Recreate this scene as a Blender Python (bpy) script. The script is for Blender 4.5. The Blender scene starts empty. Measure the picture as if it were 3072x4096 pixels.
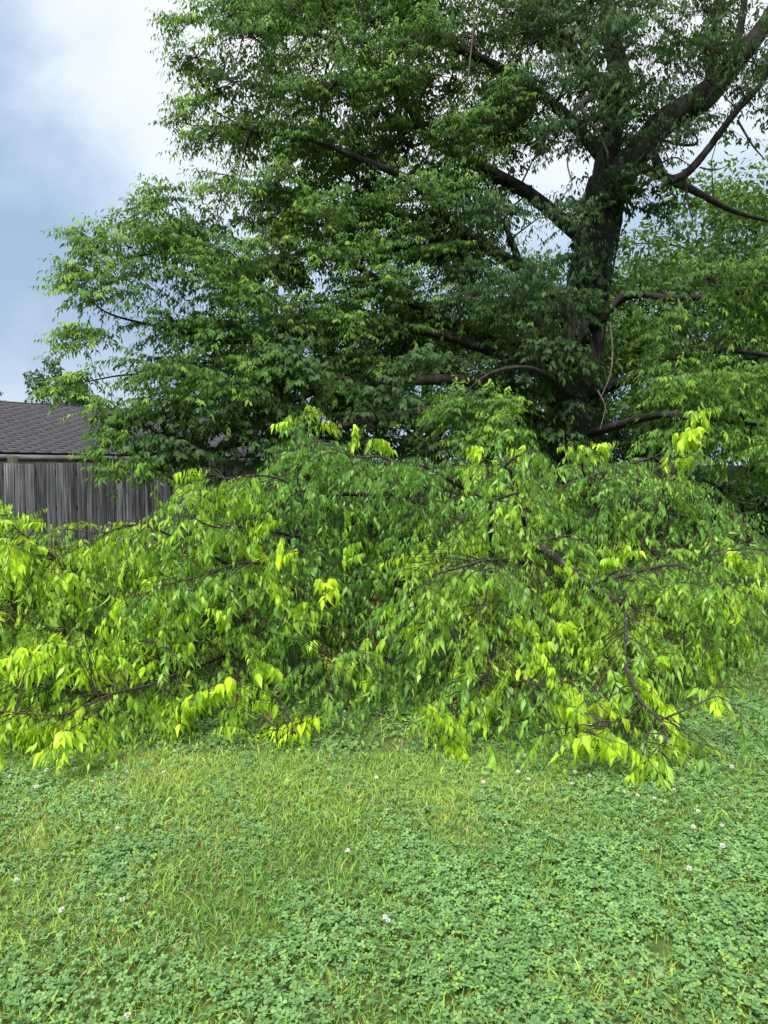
import bpy, math, random
import numpy as np
from mathutils import Vector, Matrix
random.seed(7)
rng = np.random.default_rng(7)
sc = bpy.context.scene
col = sc.collection

# ------------------------------------------------------------------ camera, sky, sun, exposure
F, CX, CY, HOR, EYE = 2950.0, 1536.0, 2048.0, 1890.0, 1.65
PITCH = math.atan((CY - HOR) / F)
cam_d = bpy.data.cameras.new('camera')
cam = bpy.data.objects.new('camera', cam_d); col.objects.link(cam)
cam_d.sensor_fit = 'VERTICAL'; cam_d.sensor_height = 24.0; cam_d.lens = 24.0 * F / 4096.0
cam_d.clip_start = 0.05; cam_d.clip_end = 2000
cam.location = (0, 0, EYE); cam.rotation_euler = (math.radians(90) - PITCH, 0, 0)
sc.camera = cam
SUN_EL, SUN_AZ = 56.0, 205.0          # azimuth clockwise from +Y: behind the camera, slightly left
w = bpy.data.worlds.new('World'); sc.world = w; w.use_nodes = True
nt = w.node_tree; nt.nodes.clear()
def N(t, ty, **k):
    n = t.nodes.new(ty)
    for a, b in k.items(): setattr(n, a, b)
    return n
out = N(nt, 'ShaderNodeOutputWorld'); bg = N(nt, 'ShaderNodeBackground'); bg.inputs[1].default_value = 0.1
sky = N(nt, 'ShaderNodeTexSky', sky_type='NISHITA', sun_disc=False)
sky.sun_elevation = math.radians(SUN_EL); sky.sun_rotation = math.radians(SUN_AZ)
tc = N(nt, 'ShaderNodeTexCoord')
n1 = N(nt, 'ShaderNodeTexNoise'); n1.inputs['Scale'].default_value = 1.7; n1.inputs['Detail'].default_value = 6; n1.inputs['Roughness'].default_value = .52
n1.inputs['Distortion'].default_value = .5
mp = N(nt, 'ShaderNodeMapping'); mp.inputs['Location'].default_value = (3.1, .4, 1.3); mp.inputs['Scale'].default_value = (1, 1, 1.5)
nt.links.new(tc.outputs['Generated'], mp.inputs[0]); nt.links.new(mp.outputs[0], n1.inputs['Vector'])
sep = N(nt, 'ShaderNodeSeparateXYZ'); nt.links.new(tc.outputs['Generated'], sep.inputs[0])
def M(t, op, a, b=None):
    m = N(t, 'ShaderNodeMath', operation=op)
    for i, v in enumerate((a, b)):
        if v is None: continue
        if hasattr(v, 'default_value'): t.links.new(v, m.inputs[i])
        else: m.inputs[i].default_value = v
    return m.outputs[0]
el = M(nt, 'ADD', sep.outputs['Z'], M(nt, 'MULTIPLY', M(nt, 'SUBTRACT', n1.outputs['Fac'], .5), .62))
n2 = N(nt, 'ShaderNodeTexNoise'); n2.inputs['Scale'].default_value = 6.5; n2.inputs['Detail'].default_value = 7; n2.inputs['Roughness'].default_value = .6; n2.inputs['Distortion'].default_value = .8
nt.links.new(mp.outputs[0], n2.inputs['Vector'])
el = M(nt, 'ADD', el, M(nt, 'MULTIPLY', M(nt, 'SUBTRACT', n2.outputs['Fac'], .5), .20))
el = M(nt, 'ADD', el, M(nt, 'MULTIPLY', sep.outputs['X'], .06))
ramp = N(nt, 'ShaderNodeValToRGB'); nt.links.new(el, ramp.inputs[0])
cr = ramp.color_ramp
cr.elements[0].position = 0.0; cr.elements[0].color = (.54, .64, .77, 1)
cr.elements[1].position = .58; cr.elements[1].color = (.97, .98, 1.0, 1)
for p, c in ((.13, (.35, .46, .62, 1)), (.23, (.34, .455, .62, 1)), (.32, (.47, .59, .75, 1)), (.42, (.77, .85, .93, 1))):
    e = cr.elements.new(p); e.color = c
vm = N(nt, 'ShaderNodeVectorMath', operation='SCALE'); vm.inputs['Scale'].default_value = 2.5
nt.links.new(ramp.outputs[0], vm.inputs[0])
mx = N(nt, 'ShaderNodeMix', data_type='RGBA'); mx.inputs[0].default_value = .95
nt.links.new(sky.outputs[0], mx.inputs[6]); nt.links.new(vm.outputs[0], mx.inputs[7])
nt.links.new(mx.outputs[2], bg.inputs[0]); nt.links.new(bg.outputs[0], out.inputs[0])
sd = bpy.data.lights.new('sun', 'SUN'); sd.energy = 1.5; sd.angle = math.radians(22); sd.color = (1.0, .97, .90)
sun = bpy.data.objects.new('sun', sd); col.objects.link(sun)
az = math.radians(SUN_AZ); elv = math.radians(SUN_EL)
sv = Vector((math.sin(az) * math.cos(elv), math.cos(az) * math.cos(elv), math.sin(elv)))
sun.rotation_euler = sv.to_track_quat('Z', 'Y').to_euler()
sc.view_settings.view_transform = 'Standard'; sc.view_settings.look = 'None'
sc.view_settings.gamma = 1; sc.view_settings.use_curve_mapping = False
sc.view_settings.exposure = 2.15
sc.cycles.max_bounces = 8; sc.cycles.diffuse_bounces = 4; sc.cycles.transmission_bounces = 5; sc.cycles.glossy_bounces = 2
sc.cycles.use_denoising = True

# ------------------------------------------------------------------ helpers
cp, sp_ = math.cos(PITCH), math.sin(PITCH)
def P(px, py, Y):
    """point of the place that lies Y metres ahead in the direction of photo pixel px, py"""
    px = np.asarray(px, float); py = np.asarray(py, float); Y = np.asarray(Y, float)
    x = (px - CX) / F; u = (CY - py) / F
    dy = u * sp_ + cp; dz = u * cp - sp_
    t = Y / dy
    return np.stack([x * t, Y + 0 * t, EYE + dz * t], -1)
def GY(py):
    u = (CY - np.asarray(py, float)) / F
    return EYE * (u * sp_ + cp) / -(u * cp - sp_)
def Gp(px, py):
    return P(px, py, GY(py))
def proj(V):
    x, y, z = V[..., 0], V[..., 1], V[..., 2] - EYE
    d = y * cp - z * sp_; u = y * sp_ + z * cp
    return CX + F * x / d, CY - F * u / d, d
def nrm(a): return a / np.maximum(np.linalg.norm(a, axis=-1, keepdims=True), 1e-9)
_nd = [(math.cos(a), math.sin(a), b) for a, b in zip(rng.uniform(0, 6.28, 24), rng.uniform(0, 6.28, 24))]
def noise2(x, y, sc_=1.0, o=0):
    s = 0; A = 0
    for i in range(8):
        c, d, ph = _nd[(i + o) % 24]; f = sc_ * (0.8 + .45 * i); a = 1 / (1 + .35 * i)
        s = s + a * np.sin((x * c + y * d) * f + ph + 1.3 * np.sin((x * d - y * c) * f * .7 + ph * 2)); A += a
    return s / A * 1.6
def build(name, V, Fc, mat, parent=None, tint=None, smooth=False, link=True):
    V = np.ascontiguousarray(V.reshape(-1, 3), dtype=np.float32); Fc = np.ascontiguousarray(Fc, dtype=np.int32)
    k = Fc.shape[1]
    me = bpy.data.meshes.new(name)
    me.vertices.add(len(V)); me.vertices.foreach_set('co', V.ravel())
    me.loops.add(Fc.size); me.loops.foreach_set('vertex_index', Fc.ravel())
    me.polygons.add(len(Fc)); me.polygons.foreach_set('loop_start', np.arange(0, Fc.size, k, dtype=np.int32))
    if smooth: me.polygons.foreach_set('use_smooth', np.ones(len(Fc), bool))
    me.update(calc_edges=True)
    if tint is not None:
        at = me.color_attributes.new('tint', 'FLOAT_COLOR', 'POINT')
        c = np.ones((len(V), 4), np.float32); c[:, :3] = tint.reshape(-1, 3); at.data.foreach_set('color', c.ravel())
    me.materials.append(mat)
    if not link: return me
    o = bpy.data.objects.new(name, me); col.objects.link(o)
    if parent is not None: o.parent = parent
    return o
def tag(o, label=None, cat=None, group=None, kind=None):
    if label: o['label'] = label
    if cat: o['category'] = cat
    if group: o['group'] = group
    if kind: o['kind'] = kind
    return o
def empty(name, loc, label, cat, group=None):
    o = bpy.data.objects.new(name, None); col.objects.link(o); o.location = loc
    o.empty_display_size = .1
    return tag(o, label, cat, group)
def local(root, V):          # world points to the frame of an Empty that only has a location
    return V - np.array(root.location)

# leaf templates: x along, y across, z off the blade
def tmpl(kind):
    if kind == 'full':
        V = [(0, 0, 0)]
        for x, wd, zz in ((.14, .17, .05), (.36, .235, .06), (.66, .13, .035)):
            V += [(x, wd, zz), (x, 0, 0), (x, -wd, zz)]
        V += [(1, 0, 0)]
        T = [(0, 2, 1), (0, 3, 2), (1, 2, 5), (1, 5, 4), (2, 3, 6), (2, 6, 5), (4, 5, 8), (4, 8, 7), (5, 6, 9), (5, 9, 8), (7, 8, 10), (8, 9, 10)]
    elif kind == 'mid':
        V = [(0, 0, 0), (.32, .22, .05), (.36, 0, 0), (.32, -.22, .05), (.72, .09, .02), (.72, -.09, .02), (1, 0, 0)]
        T = [(0, 2, 1), (0, 3, 2), (1, 2, 4), (2, 5, 4), (2, 3, 5), (4, 5, 6)]
    elif kind == 'low':
        V = [(0, 0, 0), (.34, .22, .05), (.40, 0, 0), (.34, -.22, .05), (1, 0, 0)]
        T = [(0, 2, 1), (0, 3, 2), (1, 2, 4), (2, 3, 4)]
    else:
        V = [(0, 0, 0), (.38, .24, .04), (1, 0, 0), (.38, -.24, .04)]
        T = [(0, 1, 2), (0, 2, 3)]
    return np.array(V, float), np.array(T, int)
def leaf_mesh(kind, B, D, Nn, S, C, curl=None, wid=None, grad=True):
    """B base, D direction, Nn normal, S size, C colour -> V, T, tint"""
    Vt, T = tmpl(kind); n = len(B); k = len(Vt)
    D = nrm(D); side = nrm(np.cross(Nn, D)); nn = np.cross(D, side)
    if curl is None: curl = rng.normal(-.12, .12, n)
    if wid is None: wid = rng.uniform(.8, 1.15, n)
    x = Vt[None, :, 0]; y = Vt[None, :, 1] * wid[:, None] + x ** 2 * rng.normal(0, .07, n)[:, None]
    z = Vt[None, :, 2] * rng.uniform(.2, 1.8, n)[:, None] + x ** 2 * curl[:, None]
    if kind == 'full': z = z + rng.normal(0, .018, (n, k))
    V = B[:, None] + S[:, None, None] * (x[..., None] * D[:, None] + y[..., None] * side[:, None] + z[..., None] * nn[:, None])
    TT = (T[None] + (np.arange(n) * k)[:, None, None]).reshape(-1, 3)
    CC = np.repeat(C[:, None], k, 1)
    if kind == 'full': CC[:, [2, 5, 8]] *= 1.28; CC[:, [1, 4, 3, 6]] *= rng.uniform(.82, 1.0, (n, 1, 1))
    elif kind == 'mid': CC[:, 2] *= 1.25; CC[:, [1, 3]] *= .9
    return V.reshape(-1, 3), TT, CC.reshape(-1, 3)
def tubes(Pt, R, sides=3):
    n, K, _ = Pt.shape
    t = np.gradient(Pt, axis=1); t = nrm(t)
    ref = np.where(np.abs(nrm(Pt[:, -1] - Pt[:, 0])[:, 2:3]) > .8, np.array([[1., 0, 0]]), np.array([[0, 0, 1.]]))[:, None]
    s = nrm(np.cross(t, np.broadcast_to(ref, t.shape))); u = np.cross(s, t)
    a = np.arange(sides) / sides * 2 * math.pi
    V = Pt[:, :, None] + R[:, :, None, None] * (np.cos(a)[None, None, :, None] * s[:, :, None] + np.sin(a)[None, None, :, None] * u[:, :, None])
    i = np.arange(K - 1)[:, None] * sides; j = np.arange(sides)[None]; j2 = (j + 1) % sides
    q = np.stack([i + j, i + j2, i + sides + j2, i + sides + j], -1).reshape(-1, 4)
    Q = (q[None] + (np.arange(n) * K * sides)[:, None, None]).reshape(-1, 4)
    return V.reshape(-1, 3), Q
def catmull(pts, r, per=5):
    pts = np.array(pts, float); r = np.array(r, float)
    A = np.vstack([2 * pts[0] - pts[1], pts, 2 * pts[-1] - pts[-2]]); ra = np.concatenate([[r[0]], r, [r[-1]]])
    o = []; orr = []
    for i in range(1, len(A) - 2):
        for t in np.arange(per) / per:
            p0, p1, p2, p3 = A[i - 1:i + 3]
            o.append(.5 * ((2 * p1) + (-p0 + p2) * t + (2 * p0 - 5 * p1 + 4 * p2 - p3) * t * t + (-p0 + 3 * p1 - 3 * p2 + p3) * t ** 3))
            orr.append(ra[i] * (1 - t) + ra[i + 1] * t)
    o.append(A[-2]); orr.append(ra[-2])
    return np.array(o), np.array(orr)
def wood(name, pts, r, mat, parent, per=5, sides=8, gnarl=.12, jit=.0):
    c, rr = catmull(pts, r, per)
    if jit: c[1:-1] += rng.normal(0, jit, c[1:-1].shape)
    V, Q = tubes(c[None], rr[None], sides)
    if gnarl:
        cc = np.repeat(c, sides, 0); a = np.tile(np.arange(sides) / sides * 6.283, len(c)); h = np.repeat(np.arange(len(c)), sides) * .9
        k = 1 + gnarl * (np.sin(3 * a + h * .35 + 1.1 * np.sin(h * .3)) * .55 + np.sin(5 * a - h * .5) * .3 + rng.normal(0, .35, len(a)))
        V = cc + (V - cc) * k[:, None]
    n = len(c)                                     # close the ends
    V = np.vstack([V, c[:1], c[-1:]])
    s = np.arange(sides); e1 = np.stack([s, np.full(sides, n * sides), (s + 1) % sides, (s + 1) % sides], -1)
    b = (n - 1) * sides
    tri = [(int(i), n * sides, int((i + 1) % sides)) for i in s]; tri2 = [(b + int(i), b + int((i + 1) % sides), n * sides + 1) for i in s]
    me = bpy.data.meshes.new(name)
    loc = np.array(parent.location) if parent is not None else 0
    me.from_pydata((V - loc).tolist(), [], Q.tolist() + tri + tri2)
    me.polygons.foreach_set('use_smooth', np.ones(len(me.polygons), bool)); me.materials.append(mat)
    o = bpy.data.objects.new(name, me); col.objects.link(o); o.parent = parent
    return o, c, rr
def nearest(A, B):
    o = np.empty(len(A), int); d = np.empty(len(A))
    for i in range(0, len(A), 1000):
        D = np.linalg.norm(A[i:i + 1000, None] - B[None], axis=-1); o[i:i + 1000] = D.argmin(1); d[i:i + 1000] = D.min(1)
    return o, d
def bez(a, b, lift, K=5, wob=.04):
    t = np.linspace(0, 1, K)[None, :, None]
    mid = (a + b)[:, None] / 2 + lift[:, None]
    c = (1 - t) ** 2 * a[:, None] + 2 * t * (1 - t) * mid + t ** 2 * b[:, None]
    L = np.linalg.norm(b - a, axis=-1)[:, None, None]
    n = rng.normal(0, 1, c.shape) * wob * L; n[:, 0] = 0; n[:, -1] = 0
    return c + n
def box_v(x0, x1, y0, y1, z0, z1):
    V = np.array([(x, y, z) for z in (z0, z1) for x, y in ((x0, y0), (x1, y0), (x1, y1), (x0, y1))], float)
    Q = np.array([(3, 2, 1, 0), (4, 5, 6, 7), (0, 1, 5, 4), (1, 2, 6, 5), (2, 3, 7, 6), (3, 0, 4, 7)])
    return V, Q

# ------------------------------------------------------------------ materials
def mat_new(name):
    m = bpy.data.materials.new(name); m.use_nodes = True; t = m.node_tree; t.nodes.clear()
    o = N(t, 'ShaderNodeOutputMaterial'); p = N(t, 'ShaderNodeBsdfPrincipled'); t.links.new(p.outputs[0], o.inputs[0])
    return m, t, p, o
def leaf_mat(name, rough=.5, trans=.38, spec=.35, gain=(1.35, 1.3, .55), scale=35, pale=0.0):
    m, t, p, o = mat_new(name)
    a = N(t, 'ShaderNodeAttribute', attribute_name='tint')
    g = N(t, 'ShaderNodeNewGeometry'); n = N(t, 'ShaderNodeTexNoise'); n.inputs['Scale'].default_value = scale; n.inputs['Detail'].default_value = 2
    t.links.new(g.outputs['Position'], n.inputs['Vector'])
    v = M(t, 'ADD', M(t, 'MULTIPLY', n.outputs['Fac'], .5), .75)
    s = N(t, 'ShaderNodeVectorMath', operation='SCALE'); t.links.new(a.outputs['Color'], s.inputs[0]); t.links.new(v, s.inputs['Scale'])
    under = N(t, 'ShaderNodeMix', data_type='RGBA'); under.inputs[7].default_value = (.19, .27, .13, 1)
    t.links.new(M(t, 'MULTIPLY', g.outputs['Backfacing'], pale), under.inputs[0]); t.links.new(s.outputs[0], under.inputs[6])
    t.links.new(under.outputs[2], p.inputs['Base Color']); p.inputs['Roughness'].default_value = rough; p.inputs['Specular IOR Level'].default_value = spec
    tr = N(t, 'ShaderNodeBsdfTranslucent'); mm = N(t, 'ShaderNodeVectorMath', operation='MULTIPLY'); mm.inputs[1].default_value = gain
    t.links.new(s.outputs[0], mm.inputs[0]); t.links.new(mm.outputs[0], tr.inputs[0])
    x = N(t, 'ShaderNodeMixShader'); x.inputs[0].default_value = trans
    t.links.new(p.outputs[0], x.inputs[1]); t.links.new(tr.outputs[0], x.inputs[2]); t.links.new(x.outputs[0], o.inputs[0])
    return m
def noise_mat(name, stops, scale=(1, 1, 1), nscale=8, detail=6, rough=.85, bump=.4, dist=.02, coords='Object', spots=None, rand=0):
    m, t, p, o = mat_new(name)
    c = N(t, 'ShaderNodeTexCoord'); mp = N(t, 'ShaderNodeMapping'); mp.inputs['Scale'].default_value = scale
    t.links.new(c.outputs[coords], mp.inputs[0])
    if rand:
        oi = N(t, 'ShaderNodeObjectInfo'); cm = N(t, 'ShaderNodeCombineXYZ')
        rr = M(t, 'MULTIPLY', oi.outputs['Random'], 37.0)
        t.links.new(rr, cm.inputs[0]); t.links.new(rr, cm.inputs[1]); t.links.new(cm.outputs[0], mp.inputs['Location'])
    n = N(t, 'ShaderNodeTexNoise'); n.inputs['Scale'].default_value = nscale; n.inputs['Detail'].default_value = detail; n.inputs['Roughness'].default_value = .65
    t.links.new(mp.outputs[0], n.inputs['Vector'])
    r = N(t, 'ShaderNodeValToRGB'); t.links.new(n.outputs['Fac'], r.inputs[0])
    r.color_ramp.elements[0].position = stops[0][0]; r.color_ramp.elements[0].color = (*stops[0][1], 1)
    r.color_ramp.elements[1].position = stops[-1][0]; r.color_ramp.elements[1].color = (*stops[-1][1], 1)
    for q, cc in stops[1:-1]: e = r.color_ramp.elements.new(q); e.color = (*cc, 1)
    last = r.outputs[0]
    if spots:
        sc2, lo, hi, cc = spots
        n2 = N(t, 'ShaderNodeTexNoise'); n2.inputs['Scale'].default_value = sc2; n2.inputs['Detail'].default_value = 5; n2.inputs['Roughness'].default_value = .7
        mp2 = N(t, 'ShaderNodeMapping'); mp2.inputs['Location'].default_value = (5, 3, 1); t.links.new(mp.outputs[0] if rand else c.outputs[coords], mp2.inputs[0]); t.links.new(mp2.outputs[0], n2.inputs['Vector'])
        mr = N(t, 'ShaderNodeMapRange'); mr.inputs['From Min'].default_value = lo; mr.inputs['From Max'].default_value = hi; t.links.new(n2.outputs['Fac'], mr.inputs[0])
        mi = N(t, 'ShaderNodeMix', data_type='RGBA'); t.links.new(mr.outputs[0], mi.inputs[0]); t.links.new(last, mi.inputs[6]); mi.inputs[7].default_value = (*cc, 1); last = mi.outputs[2]
    if rand:
        vv = M(t, 'ADD', M(t, 'MULTIPLY', oi.outputs['Random'], .75), .60)
        s = N(t, 'ShaderNodeVectorMath', operation='SCALE'); t.links.new(last, s.inputs[0]); t.links.new(vv, s.inputs['Scale']); last = s.outputs[0]
    t.links.new(last, p.inputs['Base Color']); p.inputs['Roughness'].default_value = rough; p.inputs['Specular IOR Level'].default_value = .25
    b = N(t, 'ShaderNodeBump'); b.inputs['Strength'].default_value = bump; b.inputs['Distance'].default_value = dist
    t.links.new(n.outputs['Fac'], b.inputs['Height']); t.links.new(b.outputs[0], p.inputs['Normal'])
    return m
def flat_mat(name, c, rough=.7):
    return noise_mat(name, ((.3, tuple(x * .8 for x in c)), (.7, tuple(min(1, x * 1.15) for x in c))), nscale=12, rough=rough, bump=.1)
m_leaf = leaf_mat('hackberry_leaf', rough=.42, trans=.40, pale=.35)
m_leaf_old = leaf_mat('tree_leaf', rough=.6, trans=.40, spec=.22, pale=.15)
m_far = leaf_mat('distant_leaf', rough=.6, trans=.35, scale=6)
m_grass = leaf_mat('grass_blade', rough=.6, trans=.3, spec=.2, gain=(1.2, 1.2, .6))
m_clover = leaf_mat('clover_leaf', rough=.65, trans=.22, spec=.25, gain=(1.2, 1.2, .7), scale=60)
m_bark = noise_mat('dark_bark', ((.3, (.007, .006, .006)), (.5, (.020, .017, .016)), (.72, (.065, .056, .05))), scale=(1, 1, .35), nscale=9, bump=.9, dist=.03, spots=(3.5, .62, .74, (.07, .075, .055)))
m_twig = noise_mat('twig_bark', ((.3, (.018, .014, .012)), (.7, (.065, .052, .042))), nscale=30, bump=.3, dist=.003)
m_lichen = noise_mat('lichen_bark', ((.3, (.016, .013, .012)), (.6, (.045, .038, .034))), nscale=30, bump=.8, dist=.01, spots=(26, .56, .66, (.20, .22, .19)))
m_dead = noise_mat('bare_grey_bark', ((.3, (.065, .056, .048)), (.7, (.16, .14, .12))), nscale=14, bump=.5, dist=.01)
m_soil = noise_mat('lawn_soil', ((.3, (.030, .045, .012)), (.5, (.060, .095, .022)), (.7, (.10, .13, .04))), nscale=14, detail=8, bump=.6, dist=.02)
m_board = noise_mat('weathered_board', ((.33, (.014, .012, .015)), (.45, (.066, .063, .073)), (.56, (.130, .128, .145)), (.68, (.27, .27, .285))), scale=(9, 9, .55), nscale=4, detail=9, bump=.7, dist=.008, spots=(1.3, .58, .70, (.10, .125, .095)), rand=1)
m_post = noise_mat('post_wood', ((.3, (.030, .025, .016)), (.7, (.085, .072, .045))), scale=(8, 8, .7), nscale=5, bump=.6, dist=.006)
m_trim = noise_mat('faded_trim_paint', ((.35, (.06, .055, .055)), (.5, (.11, .11, .115)), (.65, (.19, .19, .20))), scale=(.6, .6, 3), nscale=3, bump=.2)
m_wall = noise_mat('garage_siding', ((.3, (.20, .20, .20)), (.7, (.27, .27, .26))), scale=(1, 1, 4), nscale=3, bump=.2)
m_shing = leaf_mat('asphalt_shingle', rough=.9, trans=0, spec=.3, scale=25)
m_deck = flat_mat('roof_underlay', (.03, .028, .03), .9)
m_white = leaf_mat('clover_floret', rough=.7, trans=.2, gain=(1, 1, 1))

# ------------------------------------------------------------------ ground
def gz(x, y): return .02 * noise2(x, y, .9, 3) * np.clip((np.hypot(x, y) - 1) / 3, 0, 1)
n = 120
gx = np.linspace(-1, 1, n); gx = np.sign(gx) * (np.abs(gx) ** 3) * 400; gy_ = np.linspace(-1, 1, n); gy_ = np.sign(gy_) * np.abs(gy_) ** 3 * 400 + 5
X, Y = np.meshgrid(gx, gy_); Z = gz(X, Y)
i = np.arange(n - 1)[:, None] * n; j = np.arange(n - 1)[None]
Q = np.stack([i + j, i + j + 1, i + n + j + 1, i + n + j], -1).reshape(-1, 4)
tag(build('lawn', np.stack([X, Y, Z], -1), Q, m_soil, smooth=True), 'flat mown lawn under the fallen branches', kind='structure')

# mowed grass and clover: area seen from here and a step to each side
def scatter(n, y0, y1, half=.62, mar=.5):
    y = np.sqrt(rng.uniform(y0 ** 2, y1 ** 2, int(n * 1.6))); x = rng.uniform(-1, 1, len(y)) * (half * y1 + mar)
    k = np.abs(x) < half * y + mar
    return x[k][:n], y[k][:n]
def clover_share(x, y):       # patches of clover in the grass
    v = noise2(x, y, 1.5, 5) * .38 + noise2(x, y, 4.2, 11) * .45 + noise2(x, y, 13, 15) * .35 + .02
    v += .35 * np.exp(-((x - .35) ** 2 + (y - 2.7) ** 2) / .55) + .35 * np.exp(-((x - 1.3) ** 2 + (y - 3.1) ** 2) / .5) - .35 * np.exp(-((x + .7) ** 2 + (y - 3.0) ** 2) / .3)
    v += .25 * np.exp(-((x + 1.1) ** 2 + (y - 2.35) ** 2) / .15)
    return 1 / (1 + np.exp(-3.2 * v))
def bare(x, y):               # thin spot of dead grass
    p = Gp(2640, 3820); return np.exp(-((x - p[0]) ** 2 + (y - p[1]) ** 2) / .006)
def grass(name, nb, y0, y1, hscale, wscale, seg, label, half=.62, mar=.5, keep=None):
    x, y = scatter(nb, y0, y1, half, mar)
    if keep is not None: k = keep(x, y); x, y = x[k], y[k]
    cs = clover_share(x, y); k = rng.uniform(0, 1, len(x)) > np.maximum(cs * .30, bare(x, y)); x, y, cs = x[k], y[k], cs[k]
    n = len(x)
    tuft = np.clip(noise2(x, y, 9, 2) * .5 + .6, .2, 1.5)
    h = rng.uniform(.022, .060, n) * hscale * .78 * (.6 + .55 * tuft); a = rng.uniform(0, 6.283, n)
    lean = rng.uniform(.2, 1.9, n) * h; wd = rng.uniform(.0011, .0024, n) * wscale
    big = rng.uniform(0, 1, n) < .05 + .05 * np.clip(noise2(x, y, 5.5, 17), 0, 1); wd[big] *= 2.0; h[big] *= 1.5
    b = np.stack([x, y, gz(x, y)], -1); d = np.stack([np.cos(a), np.sin(a), 0 * a], -1); tw_ = a + rng.uniform(-1.3, 1.3, n); s = np.stack([-np.sin(tw_), np.cos(tw_), 0 * a], -1)
    m1 = b + d * lean[:, None] * .35 + np.array([0, 0, 1]) * h[:, None] * .6; tip = b + d * lean[:, None] + np.array([0, 0, 1]) * h[:, None] * .92
    V = np.stack([b - s * wd[:, None], b + s * wd[:, None], m1 - s * wd[:, None] * .9, m1 + s * wd[:, None] * .9, tip], 1)
    T = np.array([(0, 1, 3), (0, 3, 2), (2, 3, 4)]); T = (T[None] + (np.arange(n) * 5)[:, None, None]).reshape(-1, 3)
    mixv = np.clip(noise2(x, y, 2.2, 7) * .4 + .45 + rng.normal(0, .22, n), 0, 1)[:, None]
    C = np.array([.14, .30, .052]) * (1 - mixv) + np.array([.40, .54, .10]) * mixv
    dry = rng.uniform(0, 1, n) < (.08 + .14 * np.clip(noise2(x, y, 3.1, 14), 0, 1)); C[dry] = np.array([.40, .34, .17]) * rng.uniform(.6, 1.1, (dry.sum(), 1))
    C = C * rng.uniform(.75, 1.25, (n, 1))
    CC = np.repeat(C[:, None], 5, 1); 
    return tag(build(name, V, T, m_grass, tint=CC), label, kind='stuff')
CLV, CLT, CLC = [], [], []
def clover(name, nb, y0, y1, size, kind, label, keep=None, half=.62, mar=.5):
    x, y = scatter(nb, y0, y1, half, mar)
    if keep is not None: k = keep(x, y); x, y = x[k], y[k]
    cs = clover_share(x, y); k = rng.uniform(0, 1, len(x)) < np.maximum(cs - bare(x, y), .04); x, y, cs = x[k], y[k], cs[k]
    n = len(x)
    hh = rng.uniform(.018, .042, n) * (.65 + .5 * cs); c = np.stack([x, y, gz(x, y) + hh], -1)
    tilt = nrm(np.stack([rng.normal(0, .33, n), rng.normal(-.12, .33, n), np.ones(n)], -1))
    a0 = rng.uniform(0, 6.283, n); s = rng.uniform(.7, 1.3, n) * size * (.75 + .4 * cs)
    if kind == 3:
        Vt = np.array([(0, 0, 0), (.42, .36, .10), (.52, 0, -.02), (.42, -.36, .10), (.92, .30, .12), (1.0, 0, .02), (.92, -.30, .12)])
        T = np.array([(0, 2, 1), (0, 3, 2), (1, 2, 5), (1, 5, 4), (2, 3, 6), (2, 6, 5)])
    else:
        Vt = np.array([(0, 0, 0), (.6, .40, .08), (1.0, 0, .03), (.6, -.40, .08)]); T = np.array([(0, 1, 2), (0, 2, 3)])
    k = len(Vt); Vs = []; 
    ex = nrm(np.cross(tilt, np.array([0.3, 1, 0.1]))); ey = np.cross(tilt, ex)
    for q in range(3):
        a = a0 + q * 2.094 + rng.normal(0, .12, n); D = np.cos(a)[:, None] * ex + np.sin(a)[:, None] * ey; S = -np.sin(a)[:, None] * ex + np.cos(a)[:, None] * ey
        fold = rng.uniform(-.8, 1.8, n)[:, None, None]; up = rng.normal(.05, .18, n)[:, None, None]
        V = c[:, None] + s[:, None, None] * (Vt[None, :, 0:1] * D[:, None] + Vt[None, :, 1:2] * S[:, None] + (Vt[None, :, 2:3] * fold + Vt[None, :, 0:1] * up) * tilt[:, None])
        Vs.append(V)
    V = np.stack(Vs, 1).reshape(-1, 3)
    TT = (T[None] + (np.arange(n * 3) * k)[:, None, None]).reshape(-1, 3)
    mixv = np.clip(rng.normal(.45, .3, n), 0, 1)[:, None]
    C = np.array([.072, .175, .052]) * (1 - mixv) + np.array([.20, .355, .125]) * mixv
    C = C * (1 + .12 * noise2(x, y, 3, 9)[:, None])
    yl = rng.uniform(0, 1, n) < .05; C[yl] = np.array([.22, .36, .06])
    return tag(build(name, V, TT, m_clover, tint=np.repeat(C[:, None], 3 * k, 1)), label, kind='stuff')
right_gap = lambda x, y: (x > 1.6) | (y < 5.6)
grass('grass', 120000, 1.75, 4.2, 1, 1, 3, 'short mown grass between the clover patches')
grass('grass', 50000, 4.2, 8.0, 1.1, 1.6, 3, 'short grass around and under the fallen branches')
grass('grass', 24000, 8.0, 20.0, 1.1, 3.6, 3, 'far lawn grass along the fence', keep=lambda x, y: x > 1)
clover('clover', 29000, 1.75, 3.2, .0132, 3, 'white clover leaves growing through the lawn')
clover('clover', 54000, 3.2, 5.4, .0145, 2, 'white clover leaves near the fallen branches')
clover('clover', 15000, 5.4, 9, .020, 2, 'white clover leaves beyond the fallen branches', keep=lambda x, y: x > .25 * y)

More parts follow.
